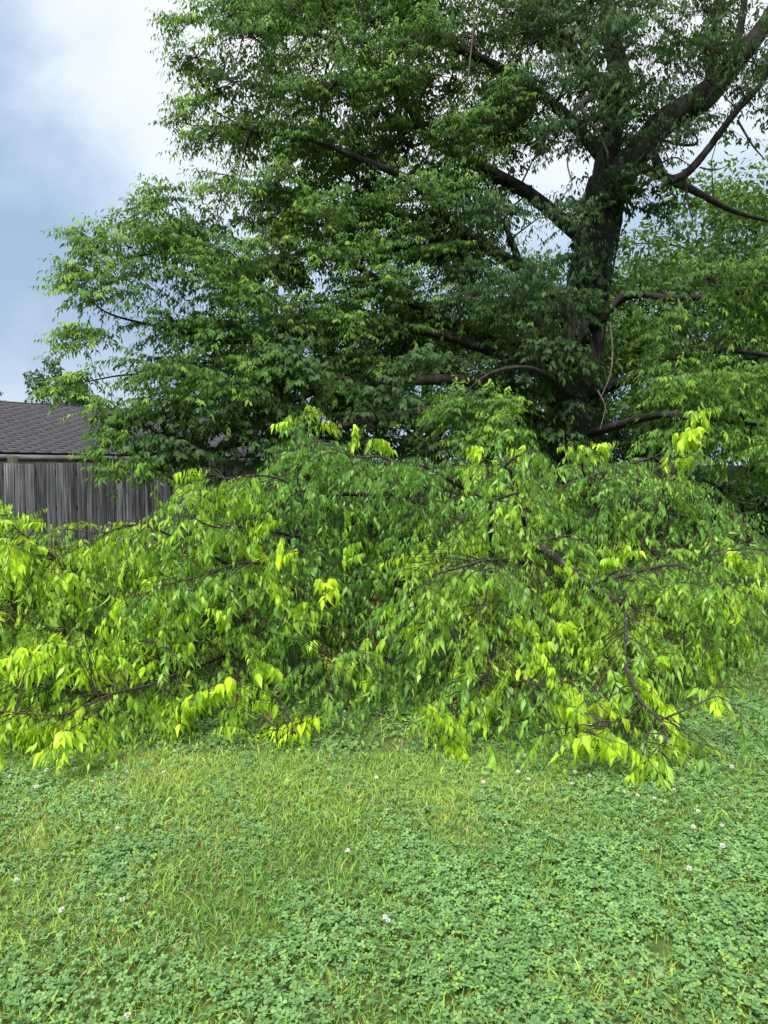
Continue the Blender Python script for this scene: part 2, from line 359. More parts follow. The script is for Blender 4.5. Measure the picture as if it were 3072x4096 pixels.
# ------------------------------------------------------------------ fence
fs = .5; fu = np.array([1, fs, 0]) / math.hypot(1, fs); fc = 13.95            # fence line: y = fc + fs*x
fence = empty('board_fence', (-9.0, fc - 4.5, 0), 'weathered grey vertical board fence running behind the fallen branches', 'fence')
ang = math.atan(fs); fence.rotation_euler = (0, 0, ang)
bmesh_v = []
for k in range(8):
    wd = .138 + .002 * rng.uniform(-1, 1); H = 1.0
    V, Qd = box_v(0, wd, -.010, .010, .02, H)
    V[4:, 2] += rng.uniform(-.004, .006, 4); V[5:7, 2] += rng.normal(0, .005)
    V[:, 1] += rng.normal(0, .0015, 8)
    # cupped face: extra column down the middle
    xs = np.array([0, .006, wd / 2, wd - .006, wd]); ys = np.array([.004, 0, .003 * rng.uniform(-1, 1), 0, .004])
    zs = np.array([.02, .35, .7, .992, 1.0])
    Vf = []; 
    for zi, z in enumerate(zs):
        for x, yy in zip(xs, ys): Vf.append((x + rng.normal(0, .0007), -.010 + yy + (.004 if zi == 4 else 0), z + (V[4, 2] - 1) * (zi > 2)))
    nf = len(Vf)
    Vb = [(x, .010, z) for z in (.02, 1.0) for x in (0, wd)]
    Qs = [(r_ * 5 + c_, r_ * 5 + c_ + 1, r_ * 5 + c_ + 6, r_ * 5 + c_ + 5) for r_ in range(4) for c_ in range(4)]
    Qs += [(20, 24, nf + 3, nf + 2), (nf, nf + 1, nf + 3, nf + 2)[::-1], (0, 20, nf + 2, nf), (4, nf + 1, nf + 3, 24)]
    bmesh_v.append(build('board', np.array(Vf + Vb), np.array(Qs), m_board, link=False))
s = 0.0; kk = 0
while s < 21.5:
    o = bpy.data.objects.new('board', bmesh_v[rng.integers(8)]); col.objects.link(o); o.parent = fence
    h = 1.775 + .045 * min(1, max(0, (s - 3) / 4)) + rng.normal(0, .006) + (.02 if 5.2 < s < 7.6 else 0)
    o.location = (s, rng.normal(0, .003), 0); o.scale = (1, 1, h); o.rotation_euler = (rng.normal(0, .003), rng.normal(0, .0025), 0)
    s += .1425 + abs(rng.normal(.003, .004)); kk += 1
for z in (.35, 1.05, 1.60):
    V, Qd = box_v(0, 21.6, .014, .052, z, z + .085); build('rail', V, Qd, m_post, fence)
for q in range(10):
    sx = 3.80 + (q - 1) * 2.42; V, Qd = box_v(sx - .07, sx + .07, .055, .195, -.05, 1.885 if q == 1 else 1.76)
    V[4:, 2] += np.array([.0, .006, .004, -.004]); build('post', V, Qd, m_post, fence)

# ------------------------------------------------------------------ garage with shingled roof
ga = math.radians(45); g0 = P(0, 1811, 14.0)
gar = empty('garage', (float(g0[0]), float(g0[1]), 0), 'low garage with dark shingled gable roof behind the board fence', 'garage')
gar.rotation_euler = (0, 0, ga)
ez = float(g0[2]); L0, L1, RUN, RISE = -3.0, 8.2, 3.5, 1.27
ridge_z = ez + RISE
Vd = np.array([(L0, 0, ez - .02), (L1, 0, ez - .02), (L1, RUN, ridge_z - .02), (L0, RUN, ridge_z - .02), (L1, 2 * RUN, ez - .02), (L0, 2 * RUN, ez - .02)])
Vd2 = Vd - np.array([0, 0, .10]); Vd = np.vstack([Vd, Vd2])
Qd = np.array([(0, 1, 2, 3), (3, 2, 4, 5), (7, 6, 9, 8), (8, 9, 11, 10), (0, 6, 7, 1), (5, 4, 10, 11), (0, 3, 9, 6), (3, 5, 11, 9), (1, 7, 8, 2), (2, 8, 10, 4)])
roof = build('roof', Vd, Qd, m_deck, gar)
sl = math.hypot(RUN, RISE); nc = 28; ex_ = sl / nc; tilt = math.atan2(RISE, RUN)
sh_meshes = []
for k in range(8):
    V, Qs = box_v(.0005, .3045, 0, ex_ * 1.25, 0, .013); V[4:6, 2] += .003
    c = np.array([.054, .054, .064]) * rng.uniform(.90, 1.10)
    sh_meshes.append((V, Qs, c, build('shingle', V, Qs, m_shing, tint=np.tile(c, (8, 1)), link=False)))
cand = []
for r_ in range(nc):
    off = (r_ % 2) * .15 + rng.uniform(-.02, .02)
    for q in range(int((L1 - L0) / .305) - 0):
        x = L0 + q * .305 + off
        if x + .3 > L1 + .05: continue
        cand.append((x, r_ * ex_, int(rng.integers(8))))
R = Matrix.Rotation(tilt, 4, 'X')
gm = Matrix.Translation(gar.location) @ Matrix.Rotation(ga, 4, 'Z')
def shpos(x, d): return Vector((x, d * math.cos(tilt) - .03, ez + d * math.sin(tilt) + .004))
def score(c):
    p = gm @ shpos(c[0], c[1]); px, py, d = proj(np.array(p)); return d + (100 if px < -40 or px > 1000 else 0)
cand.sort(key=score)
for x, d, k in cand[:300]:
    o = bpy.data.objects.new('shingle', sh_meshes[k][3]); col.objects.link(o); o.parent = roof
    o.matrix_local = Matrix.Translation(shpos(x, d)) @ Matrix.Rotation(tilt - .030 + random.gauss(0, .002), 4, 'X')
VV, QQ, CC = [], [], []
for i_, (x, d, k) in enumerate(cand[300:]):
    mtx = Matrix.Translation(shpos(x, d)) @ Matrix.Rotation(tilt - .030, 4, 'X'); V = sh_meshes[k][0] @ np.array(mtx.to_3x3()).T + np.array(mtx.translation)
    VV.append(V); QQ.append(sh_meshes[k][1] + i_ * 8); CC.append(np.tile(sh_meshes[k][2], (8, 1)))
tag(build('shingles', np.vstack(VV), np.vstack(QQ), m_shing, roof, tint=np.vstack(CC)), kind='stuff')
V, Qs = box_v(L0 - .02, L1 + .02, RUN - .11, RUN + .11, ridge_z - .005, ridge_z + .03); V[[0, 1, 4, 5, 2, 3, 6, 7], 2] -= .02; build('ridge_cap', V, Qs, m_deck, roof)
V, Qs = box_v(L0, L1, -.06, -.035, ez - .16, ez - .03); build('fascia', V, Qs, m_trim, gar)
V, Qs = box_v(L0, L1, -.13, -.063, ez - .135, ez - .06); V[4:6, 1] -= .03; build('gutter', V, Qs, m_trim, gar)
V, Qs = box_v(L0 + .3, L1 - .3, .35, 2 * RUN - .35, 0, ez - .05); build('wall', V, Qs, m_wall, gar)
for xx in (L0 + .3, L1 - .32):
    V = np.array([(xx, .35, ez - .05), (xx, 2 * RUN - .35, ez - .05), (xx, RUN, ridge_z - .16), (xx + .02, .35, ez - .05), (xx + .02, 2 * RUN - .35, ez - .05), (xx + .02, RUN, ridge_z - .16)])
    build('gable', V, np.array([(0, 1, 2), (3, 5, 4), (0, 2, 5), (0, 5, 3), (1, 4, 5), (1, 5, 2)]), m_wall, gar)

# ------------------------------------------------------------------ foliage generator
def sprays(B, A, L, nl, droop, size, C, kind, up=None, spread=.5, tipvar=True, clampz=False, norm_r=.5, taper=.35):
    """B spray base, A axis, L length, C colour; nl leaves alternate along an arching twig and hang from it"""
    n = len(B); A = nrm(A); side = nrm(np.cross(A, np.array([0, 0, 1.]) + rng.normal(0, .15, (n, 3))))
    t = (np.arange(nl) + .6) / nl
    t = np.broadcast_to(t, (n, nl)) + rng.normal(0, .03, (n, nl))
    sag = -.35 * L[:, None] * t ** 2 * (up if up is not None else 1)
    pos = B[:, None] + A[:, None] * (L[:, None] * t)[..., None] + np.array([0, 0, 1.]) * sag[..., None]
    sgn = np.where(np.arange(nl) % 2 == 0, 1, -1)[None, :, None]
    dr = np.asarray(droop) * np.ones(n)
    D = A[:, None] * (.25 + .5 * t[..., None] ** 3) + side[:, None] * sgn * spread * (1 - .6 * t[..., None]) - np.array([0, 0, 1.]) * dr[:, None, None] + rng.normal(0, .22, (n, nl, 3))
    D = nrm(D)
    Nn = np.cross(D, side[:, None] * sgn) ; Nn = Nn * np.sign(Nn[..., 2:3] + 1e-6) + A[:, None] * .5 + rng.normal(0, norm_r, (n, nl, 3))
    S = size[:, None] * (1 - taper * np.abs(t - .45) * 1.6) * rng.uniform(.72, 1.2, (n, nl))
    CC = C[:, None] * rng.uniform(.85, 1.15, (n, nl, 1))
    if tipvar: CC = CC * (1 + .18 * t[..., None] * np.array([1.2, 1, .3]))
    K = 4; tt = np.linspace(0, 1, K)[None, :, None]
    tw = B[:, None] + A[:, None] * L[:, None, None] * tt + np.array([0, 0, 1.]) * (-.35 * L[:, None, None] * tt ** 2 * (up if up is not None else 1))
    pet = rng.uniform(.06, .14, (n, nl, 1)) * S[..., None]
    pos = pos + D * pet * .6
    if clampz: tw[..., 2] = np.maximum(tw[..., 2], .02)
    return pos.reshape(-1, 3), D.reshape(-1, 3), Nn.reshape(-1, 3), S.ravel(), CC.reshape(-1, 3), tw

# ------------------------------------------------------------------ the big tree
tx = P(2305, 2250, 13.0)
tree = empty('hackberry_tree', (float(tx[0]), float(tx[1]), 0), 'large old hackberry tree with dark thick trunk spreading over the fence', 'tree')
def W(name, pts, r, mat=m_bark, per=6, sides=8, gnarl=.10, lab=None, root=tree):
    pp = [P(*q) for q in pts]
    o, c, rr = wood(name, pp, r, mat, root, per, sides, gnarl)
    if lab: o['label'] = lab
    return c, rr
nodes = []; nodr = []
def add(cr_): nodes.append(cr_[0]); nodr.append(cr_[1])
base = np.array(P(2300, 2100, 13.0)); base[2] = -.1
tp = [tuple(base)] + [tuple(P(*q)) for q in ((2300, 1950, 13.0), (2305, 1700, 13.0), (2310, 1450, 13.0), (2340, 1200, 13.0), (2370, 1050, 13.0), (2400, 880, 13.0), (2430, 720, 13.0))]
o, c, rr = wood('trunk', tp, [.66, .48, .43, .39, .35, .33, .36, .30], m_bark, tree, 8, 26, .10); nodes.append(c[30:]); nodr.append(rr[30:])
add(W('limb', [(2430, 760, 13.0), (2530, 640, 12.9), (2650, 500, 12.8), (2800, 400, 12.7), (2930, 260, 12.6), (3060, 100, 12.5), (3250, -250, 12.3)], [.28, .24, .22, .22, .17, .13, .08], sides=14))
add(W('limb', [(2420, 760, 13.0), (2440, 560, 13.2), (2480, 330, 13.4), (2440, 100, 13.5), (2400, -300, 13.6), (2380, -700, 13.6)], [.26, .20, .18, .16, .13, .06], sides=12))
add(W('limb', [(2820, 400, 12.7), (2850, 250, 12.8), (2870, 60, 12.9), (2890, -300, 13.0)], [.11, .09, .08, .05]))
add(W('limb', [(2850, 380, 12.7), (2900, 280, 12.4), (2960, 120, 12.2), (3000, -200, 12.0)], [.10, .08, .06, .04]))
add(W('branch', [(2600, 580, 12.8), (2625, 640, 12.5), (2650, 700, 12.4), (2690, 718, 12.3), (2760, 680, 12.3), (2830, 600, 12.3), (2880, 530, 12.2), (2950, 440, 12.1), (3040, 340, 12.0), (3120, 200, 11.8)], [.07, .075, .08, .075, .065, .06, .055, .05, .045, .03], lab='hooked branch that bends down and back up'))
add(W('branch', [(2330, 1330, 12.9), (2430, 1240, 12.2), (2540, 1180, 11.8), (2680, 1192, 11.4), (2860, 1185, 11.0), (3000, 1160, 10.8), (3150, 1120, 10.6)], [.08, .065, .05, .048, .045, .04, .03]))
add(W('branch', [(2270, 1480, 12.8), (2340, 1370, 12.2), (2420, 1260, 11.9), (2500, 1170, 11.8)], [.09, .08, .07, .05]))
add(W('branch', [(2290, 1650, 13.0), (2230, 1450, 12.8), (2170, 1330, 12.6), (2120, 1180, 12.5), (2080, 1060, 12.4), (2020, 900, 12.2)], [.13, .11, .09, .085, .07, .04]))
add(W('branch', [(2300, 1560, 13.0), (2150, 1480, 12.6), (1950, 1400, 12.2), (1720, 1330, 11.8), (1500, 1310, 11.7), (1300, 1345, 11.5), (1180, 1340, 11.2), (1060, 1250, 10.9)], [.13, .11, .09, .07, .055, .045, .035, .02]))
add(W('branch', [(2290, 1640, 13.0), (2100, 1560, 12.4), (1850, 1520, 11.9), (1600, 1530, 11.6), (1420, 1545, 11.4), (1280, 1560, 11.1), (1180, 1600, 10.8), (1050, 1635, 10.5), (900, 1640, 10.2), (650, 1600, 10.0)], [.12, .10, .085, .07, .06, .055, .045, .035, .022, .01]))
add(W('branch', [(2300, 1500, 13.0), (2100, 1380, 12.8), (1900, 1330, 12.5), (1740, 1270, 12.2), (1600, 1180, 12.0), (1450, 1080, 11.7), (1250, 1000, 11.4)], [.12, .10, .09, .08, .06, .05, .03]))
add(W('branch', [(2330, 1280, 13.0), (2150, 1120, 12.8), (1900, 960, 12.4), (1780, 860, 12.2), (1700, 770, 12.0), (1600, 700, 11.8), (1450, 640, 11.6), (1250, 560, 11.4), (1000, 520, 11.3)], [.14, .12, .10, .09, .08, .065, .05, .04, .025]))
add(W('branch', [(2380, 1000, 13.0), (2150, 800, 12.9), (1950, 680, 12.7), (1860, 640, 12.5), (1700, 540, 12.3), (1640, 430, 12.2), (1560, 320, 12.0), (1480, 260, 11.9), (1300, 150, 11.8), (1050, 50, 11.8)], [.14, .12, .10, .09, .075, .065, .06, .05, .04, .025]))
add(W('branch', [(2430, 650, 13.2), (2250, 450, 13.0), (2050, 300, 12.8), (1850, 200, 12.6), (1600, 60, 12.4), (1350, -150, 12.3)], [.13, .10, .08, .07, .06, .03]))
add(W('branch', [(2460, 420, 13.3), (2250, 150, 13.2), (2100, -50, 13.0), (1900, -300, 12.9)], [.12, .09, .07, .04]))
add(W('branch', [(1280, 1345, 11.0), (1100, 1200, 10.9), (900, 1080, 10.7), (700, 1010, 10.5), (450, 1040, 10.2)], [.035, .03, .022, .018, .008]))
add(W('branch', [(1200, 1330, 11.0), (950, 1370, 10.8), (700, 1320, 10.5), (450, 1260, 10.1), (340, 1180, 9.8)], [.035, .03, .022, .014, .006]))
add(W('branch', [(1300, 1560, 11.0), (1000, 1520, 10.7), (700, 1500, 10.3), (500, 1500, 9.9), (330, 1530, 9.6)], [.04, .03, .022, .014, .006]))
add(W('branch', [(2280, 1700, 13.0), (2000, 1640, 12.2), (1750, 1640, 11.5), (1500, 1680, 11.0), (1200, 1740, 10.6), (900, 1790, 10.3)], [.12, .10, .08, .065, .045, .025]))
add(W('branch', [(2320, 1600, 12.9), (2500, 1520, 12.0), (2700, 1430, 11.2), (2900, 1400, 10.6), (3080, 1420, 10.2)], [.10, .08, .06, .045, .03]))
add(W('branch', [(2310, 1750, 12.9), (2480, 1700, 11.5), (2650, 1660, 10.5), (2850, 1680, 9.8), (3050, 1700, 9.4)], [.09, .07, .05, .035, .02]))
add(W('branch', [(2290, 1600, 12.8), (2180, 1500, 11.2), (2080, 1470, 10.2), (1950, 1500, 9.6), (1830, 1600, 9.3)], [.06, .04, .03, .022, .012]))
add(W('branch', [(2500, 640, 13.1), (2750, 750, 14.5), (2950, 850, 15.5), (3150, 900, 16.2)], [.10, .08, .05, .03]))
# bare pale branches in front of the crown
for pts, r in (([(2480, 300, 12.7), (2430, 330, 12.3), (2370, 385, 12.0), (2315, 425, 11.8), (2285, 480, 11.7), (2310, 540, 11.6), (2270, 640, 11.5), (2290, 740, 11.5)], [.09, .08, .065, .05, .035, .025, .015, .006]),
               ([(2325, 420, 11.8), (2345, 470, 11.7), (2390, 530, 11.6), (2425, 600, 11.6), (2432, 635, 11.6)], [.035, .028, .022, .016, .01]),
               ([(2285, 480, 11.7), (2230, 490, 11.5), (2160, 560, 11.4), (2100, 600, 11.3)], [.02, .015, .01, .006]),
               ([(2290, 740, 11.5), (2240, 800, 11.4), (2200, 880, 11.3)], [.01, .008, .004]),
               ([(2290, 200, 12.4), (2190, 140, 12.2), (2100, 130, 12.0), (2060, 140, 12.0)], [.05, .035, .022, .012]),
               ([(2190, 150, 12.2), (2120, 175, 12.0), (2050, 240, 11.9), (2000, 330, 11.8)], [.025, .018, .012, .006]),
               ([(2180, 140, 12.2), (2200, 60, 12.1), (2240, -40, 12.0)], [.02, .015, .01]),
               ([(1900, 60, 11.5), (1885, 200, 11.5), (1870, 330, 11.5), (1860, 420, 11.5)], [.02, .015, .01, .006]),
               ([(2715, 1190, 11.3), (2720, 1250, 11.2), (2750, 1310, 11.1), (2785, 1380, 11.1)], [.02, .016, .012, .006]),
               ([(2715, 1230, 11.2), (2705, 1300, 11.2), (2700, 1360, 11.2)], [.012, .01, .005]),
               ([(2440, 1290, 11.8), (2450, 1400, 11.7), (2440, 1500, 11.6), (2400, 1600, 11.5)], [.018, .015, .012, .006]),
               ([(2390, 1560, 11.5), (2420, 1620, 11.4), (2415, 1660, 11.4), (2400, 1720, 11.3)], [.014, .01, .008, .005])):
    W('branch', pts, r, m_dead, per=4, sides=6, lab='bare pale grey branch without leaves')
for pts, r in (([(2640, 560, 12.8), (2740, 580, 12.4), (2790, 570, 12.2), (2770, 520, 12.1)], [.03, .025, .02, .01]),
               ([(2650, 650, 12.4), (2700, 630, 12.3), (2760, 660, 12.2)], [.015, .012, .006]),
               ([(2500, 780, 12.8), (2580, 740, 12.5), (2640, 690, 12.4)], [.02, .015, .012]),
               ([(2740, 700, 12.3), (2750, 800, 12.2), (2770, 880, 12.1)], [.03, .02, .008]),
               ([(2800, 670, 12.3), (2860, 680, 12.1), (2920, 660, 12.0)], [.015, .01, .005]),
               ([(2950, 480, 12.1), (3010, 580, 12.0), (3060, 640, 12.0)], [.02, .015, .008])):
    add(W('branch', pts, r, m_bark, per=4, sides=6))
nodes_t = np.vstack(nodes); nodr_t = np.concatenate(nodr)

def inpoly(px, py, poly):
    poly = np.array(poly, float); r = np.zeros(len(px), bool); j = len(poly) - 1
    for i in range(len(poly)):
        xi, yi = poly[i]; xj, yj = poly[j]
        c = ((yi > py) != (yj > py)) & (px < (xj - xi) * (py - yi) / (yj - yi + 1e-9) + xi); r ^= c; j = i
    return r
clumps = []   # px, py, Y, radius(m), number of branchlets, tone
def fill(poly, step, Yf, rad, nb, tone, prob=1.0):
    poly_a = np.array(poly); x0, y0 = poly_a.min(0); x1, y1 = poly_a.max(0)
    gx_, gy2 = np.meshgrid(np.arange(x0, x1 + step, step), np.arange(y0, y1 + step, step))
    gx_ = gx_ + (np.arange(gx_.shape[0]) % 2)[:, None] * step / 2
    px = (gx_ + rng.uniform(-.38, .38, gx_.shape) * step).ravel(); py = (gy2 + rng.uniform(-.38, .38, gx_.shape) * step).ravel()
    k = inpoly(px, py, poly) & (rng.uniform(0, 1, len(px)) < prob)
    for a, b in zip(px[k], py[k]):
        clumps.append((a, b, float(Yf(a, b)) + rng.normal(0, .25), rad * rng.uniform(.8, 1.25), nb, tone))
UP_L = [(880, -150), (870, 60), (930, 230), (910, 480), (980, 600), (1040, 800), (1350, 950), (1900, 1000), (2150, 700), (2100, -150)]
LOW_L = [(680, 960), (840, 880), (980, 830), (1350, 850), (1900, 900), (2150, 1150), (2150, 1420), (1750, 1450), (1300, 1560), (1080, 1700), (680, 1700), (480, 1610), (400, 1520), (560, 1430), (480, 1300), (560, 1190), (450, 1120), (620, 1040)]
yl = lambda a, b: 10.0 + max(0, (a - 500)) / 700 - .3 * (b > 1400)
fill(UP_L, 185, lambda a, b: 11.0 + (a - 800) / 1200, .40, 10, 1)
fill(UP_L, 225, lambda a, b: 12.6 + (a - 800) / 1500, .48, 11, 0)
fill([(p[0] + 120, p[1]) for p in UP_L], 250, lambda a, b: 14.3, .6, 8, 0, .9)
fill(LOW_L, 165, yl, .34, 9, 1)
fill([(700 if p[0] < 700 else p[0], p[1]) for p in LOW_L], 205, lambda a, b: yl(a, b) + 1.1, .45, 9, 0)
fill([(850 if p[0] < 850 else p[0], p[1]) for p in LOW_L], 240, lambda a, b: yl(a, b) + 2.4, .6, 8, 0, .8)
UND = [(700, 1720), (1300, 1500), (2250, 1350), (2250, 1700), (1500, 1800), (1150, 1850), (820, 1860), (620, 1800)]
fill([(1050, 1380), (1900, 1420), (1900, 1640), (1100, 1680)], 150, lambda a, b: 10.2, .26, 6, 0, .8)
fill(UND, 210, lambda a, b: 12.2 - (a < 1200) * 1.6, .5, 8, 0)
fill([(580, 1660), (1150, 1650), (1050, 1770), (640, 1800), (560, 1740)], 130, lambda a, b: 9.9, .26, 7, 0)
RUP = [(2100, -150), (3150, -150), (3150, 330), (2900, 520), (2640, 430), (2520, 620), (2600, 800), (2400, 900), (2150, 760)]
fill([(2080, -150), (2750, -150), (2700, 250), (2480, 560), (2250, 620), (2100, 500)], 180, lambda a, b: 11.8, .38, 10, 3)
fill(RUP, 250, lambda a, b: 13.0, .55, 8, 0, .85)
fill(RUP, 330, lambda a, b: 14.6, .6, 6, 0, .7)
fill([(1800, 700), (2350, 750), (2300, 1300), (1900, 1300)], 175, lambda a, b: 11.2, .36, 9, 3)
fill([(2430, 560), (2600, 420), (2950, 130), (3150, 0), (3150, 200), (2850, 420), (2600, 660), (2480, 760)], 110, lambda a, b: 12.2, .26, 6, 3, .85)
fill([(2230, 900), (2430, 900), (2400, 1300), (2350, 1800), (2230, 1800)], 140, lambda a, b: 12.2, .22, 5, 3, .62)
fill([(2600, -120), (3100, -120), (3050, 120), (2900, 200), (2700, 250)], 170, lambda a, b: 12.0, .33, 8, 3)
fill([(2100, 900), (2450, 950), (2500, 1450), (2150, 1450)], 230, lambda a, b: 12.0, .4, 6, 0, .8)
RMID = [(2560, 1230), (2750, 1080), (3150, 1000), (3150, 1850), (2900, 1750), (2620, 1800), (2540, 1600)]
fill(RMID, 165, lambda a, b: 10.6, .34, 9, 1)
fill(RMID, 220, lambda a, b: 12.0, .5, 8, 0)
fill([(2680, 1500), (3150, 1450), (3120, 1960), (2850, 1830), (2660, 1780)], 140, lambda a, b: 9.3, .27, 8, 2)
fill([(1740, 1560), (1900, 1460), (2080, 1480), (2100, 1700), (1950, 1760), (1760, 1720)], 100, lambda a, b: 9.2, .18, 7, 2)
# outreaching tips on the left outline
for a, b, yy, r_ in ((770, 90, 11.4, .28), (790, 230, 11.4, .28), (800, 420, 11.3, .25), (760, 500, 11.3, .16), (830, 560, 11.2, .25), (910, 700, 10.8, .25), (880, 770, 10.7, .2),
                 (650, 760, 10.4, .16), (700, 800, 10.4, .2), (600, 850, 10.3, .2), (540, 860, 10.3, .16), (640, 930, 10.2, .22), (380, 960, 10.0, .16), (430, 1010, 10.0, .2), (320, 930, 10.0, .1),
                 (520, 990, 10.1, .22), (310, 1090, 9.8, .14), (340, 1060, 9.8, .15), (320, 1140, 9.8, .2), (420, 1160, 9.8, .26), (300, 1310, 9.6, .11), (330, 1360, 9.6, .15), (400, 1330, 9.7, .15),
                 (330, 1500, 9.5, .16), (260, 1540, 9.4, .12), (420, 1600, 9.5, .18), (480, 1690, 9.6, .18), (480, 1860, 9.5, .16), (560, 1850, 9.5, .2), (420, 1790, 9.5, .10), (480, 1750, 9.6, .12), (660, 1870, 9.6, .18)):
    clumps.append((a, b, yy, r_, max(3, int(r_ * 26)), 2))
# crown above and beside the picture, so the shade is real
for q in range(70):
    a = rng.uniform(-.9, 1) * 5.2 + 3; z = rng.uniform(7.6, 13); yy = rng.uniform(10, 18)
    if (a - 3) ** 2 / 27 + (yy - 13.5) ** 2 / 22 + (z - 7) ** 2 / 36 > 1: continue
    clumps.append((None, (a, yy, z), 0, .8, 7, 0))
SB, SA, SL, SC_, TWa, TWr, SK = [], [], [], [], [], [], []
tone_c = {0: np.array([.034, .085, .022]), 1: np.array([.070, .155, .030]), 2: np.array([.088, .185, .034]), 3: np.array([.034, .084, .026])}  # light painted into the leaf tints: shaded interior darker, top-lit tips lighter
tc_ = np.array([tx[0], tx[1], 6.0])
CL = np.array([P(c[0], c[1], c[2]) if c[0] is not None else c[1] for c in clumps])
cl_i, cl_d = nearest(CL, nodes_t)
for ci, c in enumerate(clumps):
    C0 = CL[ci]; a = nodes_t[cl_i[ci]]; r0 = max(.006, min(.035, nodr_t[cl_i[ci]] * .7, .010 + .008 * cl_d[ci]))
    if cl_d[ci] > .12:
        L = np.linalg.norm(C0 - a); lift = np.array([rng.normal(0, .12), rng.normal(0, .12), .18]) * L
        cv = bez(a[None], C0[None], lift[None], 7, .03)[0]
        if ci % 2 == 0 and ci < 560 and c[0] is not None and cl_d[ci] > .3:
            o = wood('branch', cv, np.linspace(r0, .005, 7), m_bark, tree, 2, 5, 0)[0]
        else: TWa.append(bez(a[None], C0[None], lift[None], 5, .03)[0]); TWr.append(np.linspace(r0, .004, 5))
    outw = nrm((C0 - tc_) * np.array([1, 1, .5]))
    nb = c[4]; R_ = c[3]
    nb = max(2, int(nb * (2.75 if c[0] is not None else 1)))
    for q in range(nb):
        u = nrm(rng.normal(0, 1, 3)) * np.array([1, 1, .55]) * rng.uniform(.15, .75) * R_
        B = C0 + u
        A = nrm(outw * .55 + nrm(u) * .9 * np.array([1, 1, .5]) + np.array([0, 0, .10]) + rng.normal(0, .25, 3))
        Lb = R_ * rng.uniform(.6, 1.1) + .10
        K = 5; tt = np.linspace(0, 1, K)[:, None]
        ax = B + A * Lb * tt + np.array([0, 0, -.22]) * Lb * tt ** 2
        TWa.append(np.vstack([C0 + (B - C0) * 0.0, ax[[0, 1, 2, 4]]])); TWr.append(np.array([.006, .005, .004, .003, .0015]))
        side = nrm(np.cross(A, [0, 0, 1.])); ns = 3 + int(Lb * 5.5)
        tone = tone_c[c[5]] * rng.uniform(.8, 1.2)
        for s_ in range(ns):
            t_ = (s_ + .7) / ns; p_ = B + A * Lb * t_ + np.array([0, 0, -.22]) * Lb * t_ ** 2
            sg = 1 if s_ % 2 else -1
            SB.append(p_); SA.append(nrm(A * (.6 + .4 * t_) + side * sg * .75 * (1 - .7 * (s_ == ns - 1)) + np.array([0, 0, rng.normal(0, .12)]))); SL.append(rng.uniform(.16, .30))
            fresh = rng.uniform() < {0: .03, 1: .16, 2: .28, 3: .04}[c[5]] * (t_ > .5)
            SK.append(c[5]); SC_.append(tone * (np.array([2.2, 1.75, 1.1]) if fresh else 1) * (.92 + .2 * t_))
SB = np.array(SB); q1, q2, q3 = proj(SB); off_ = (q1 < -250) | (q1 > 3320) | (q2 < -400)
keep_ = ~off_ | (rng.uniform(0, 1, len(SB)) < .33); SB = SB[keep_]; SA = np.array(SA)[keep_]; SL = np.array(SL)[keep_]; SC_ = np.array(SC_)[keep_]; SK = np.array(SK)[keep_]
SA = np.array(SA); SL = np.array(SL); SC_ = np.array(SC_)
print('tree clumps', len(clumps), 'sprays', len(SB))
pB, pD, pN, pS, pC, tw = sprays(SB, SA, SL, 7, .80 + .5 * (np.array(SK) == 3), np.full(len(SB), .097) * np.where(np.array(SK) == 3, .9, 1), SC_, 'mid', up=.6, spread=.7, norm_r=.45)
print('tree leaves', len(pB))
px_, py_, dd = proj(pB)
vis = (px_ > 10) & (px_ < 3060) & (py_ > 10) & (py_ < 1980)
sc_ = np.where(vis, dd / pS * (1 - .15 * (pC[:, 1] > .3)), 1e9); order = np.argsort(sc_)
pick = order[:2400:8]; rest = np.ones(len(pB), bool); rest[pick] = False
inner = np.repeat(np.array(SK) == 0, 7)
V, T, TC = leaf_mesh('low', *[q[rest & ~inner] for q in (pB, pD, pN, pS, pC)], wid=rng.uniform(.62, .95, (rest & ~inner).sum()))
V2, T2, TC2 = leaf_mesh('far', *[q[rest & inner] * (1.22 if q is pS else 1) for q in (pB, pD, pN, pS, pC)])
T = np.vstack([T, T2 + len(V)]); V = np.vstack([V, V2]); TC = np.vstack([TC, TC2])
near = None
tag(build('crown', local(tree, V), T, m_leaf_old, tree, tint=TC), kind='stuff')
ta = np.array(TWa)[:, [0, 2, 4]]; trr = np.array(TWr)[:, [0, 2, 4]]
V, Qd = tubes(ta, trr, 3); tag(build('twigs', local(tree, V), Qd, m_twig, tree), kind='stuff')
def leaf_parts(root, B, D, Nn, S, cols, mat, name='leaf', label=None, nv=8, warp=0):
    meshes = []
    for k in range(nv):
        V, T, TC = leaf_mesh('full', np.zeros((1, 3)), np.array([[1., 0, 0]]), np.array([[0, 0, 1.]]), np.ones(1), cols[k % len(cols)][None] * rng.uniform(.9, 1.1), curl=np.array([rng.normal(-.36, .12 + warp)]))
        meshes.append(build(name, V, T, mat, tint=TC, link=False))
    D = nrm(D); side = nrm(np.cross(Nn, D)); nn = np.cross(D, side); rl = np.array(root.location)
    for i_ in range(len(B)):
        o = bpy.data.objects.new(name, meshes[rng.integers(nv)]); col.objects.link(o); o.parent = root
        m3 = np.stack([D[i_], side[i_], nn[i_]], 1) * S[i_]
        mm = Matrix.Identity(4)
        for a in range(3):
            for b in range(3): mm[a][b] = m3[a, b]
            mm[a][3] = B[i_][a] - rl[a]
        o.matrix_local = mm
        if label: o['label'] = label
leaf_parts(tree, pB[pick], pD[pick], pN[pick], pS[pick], np.array([[.10, .24, .045], [.13, .28, .05], [.08, .2, .04], [.2, .36, .06]]), m_leaf_old)

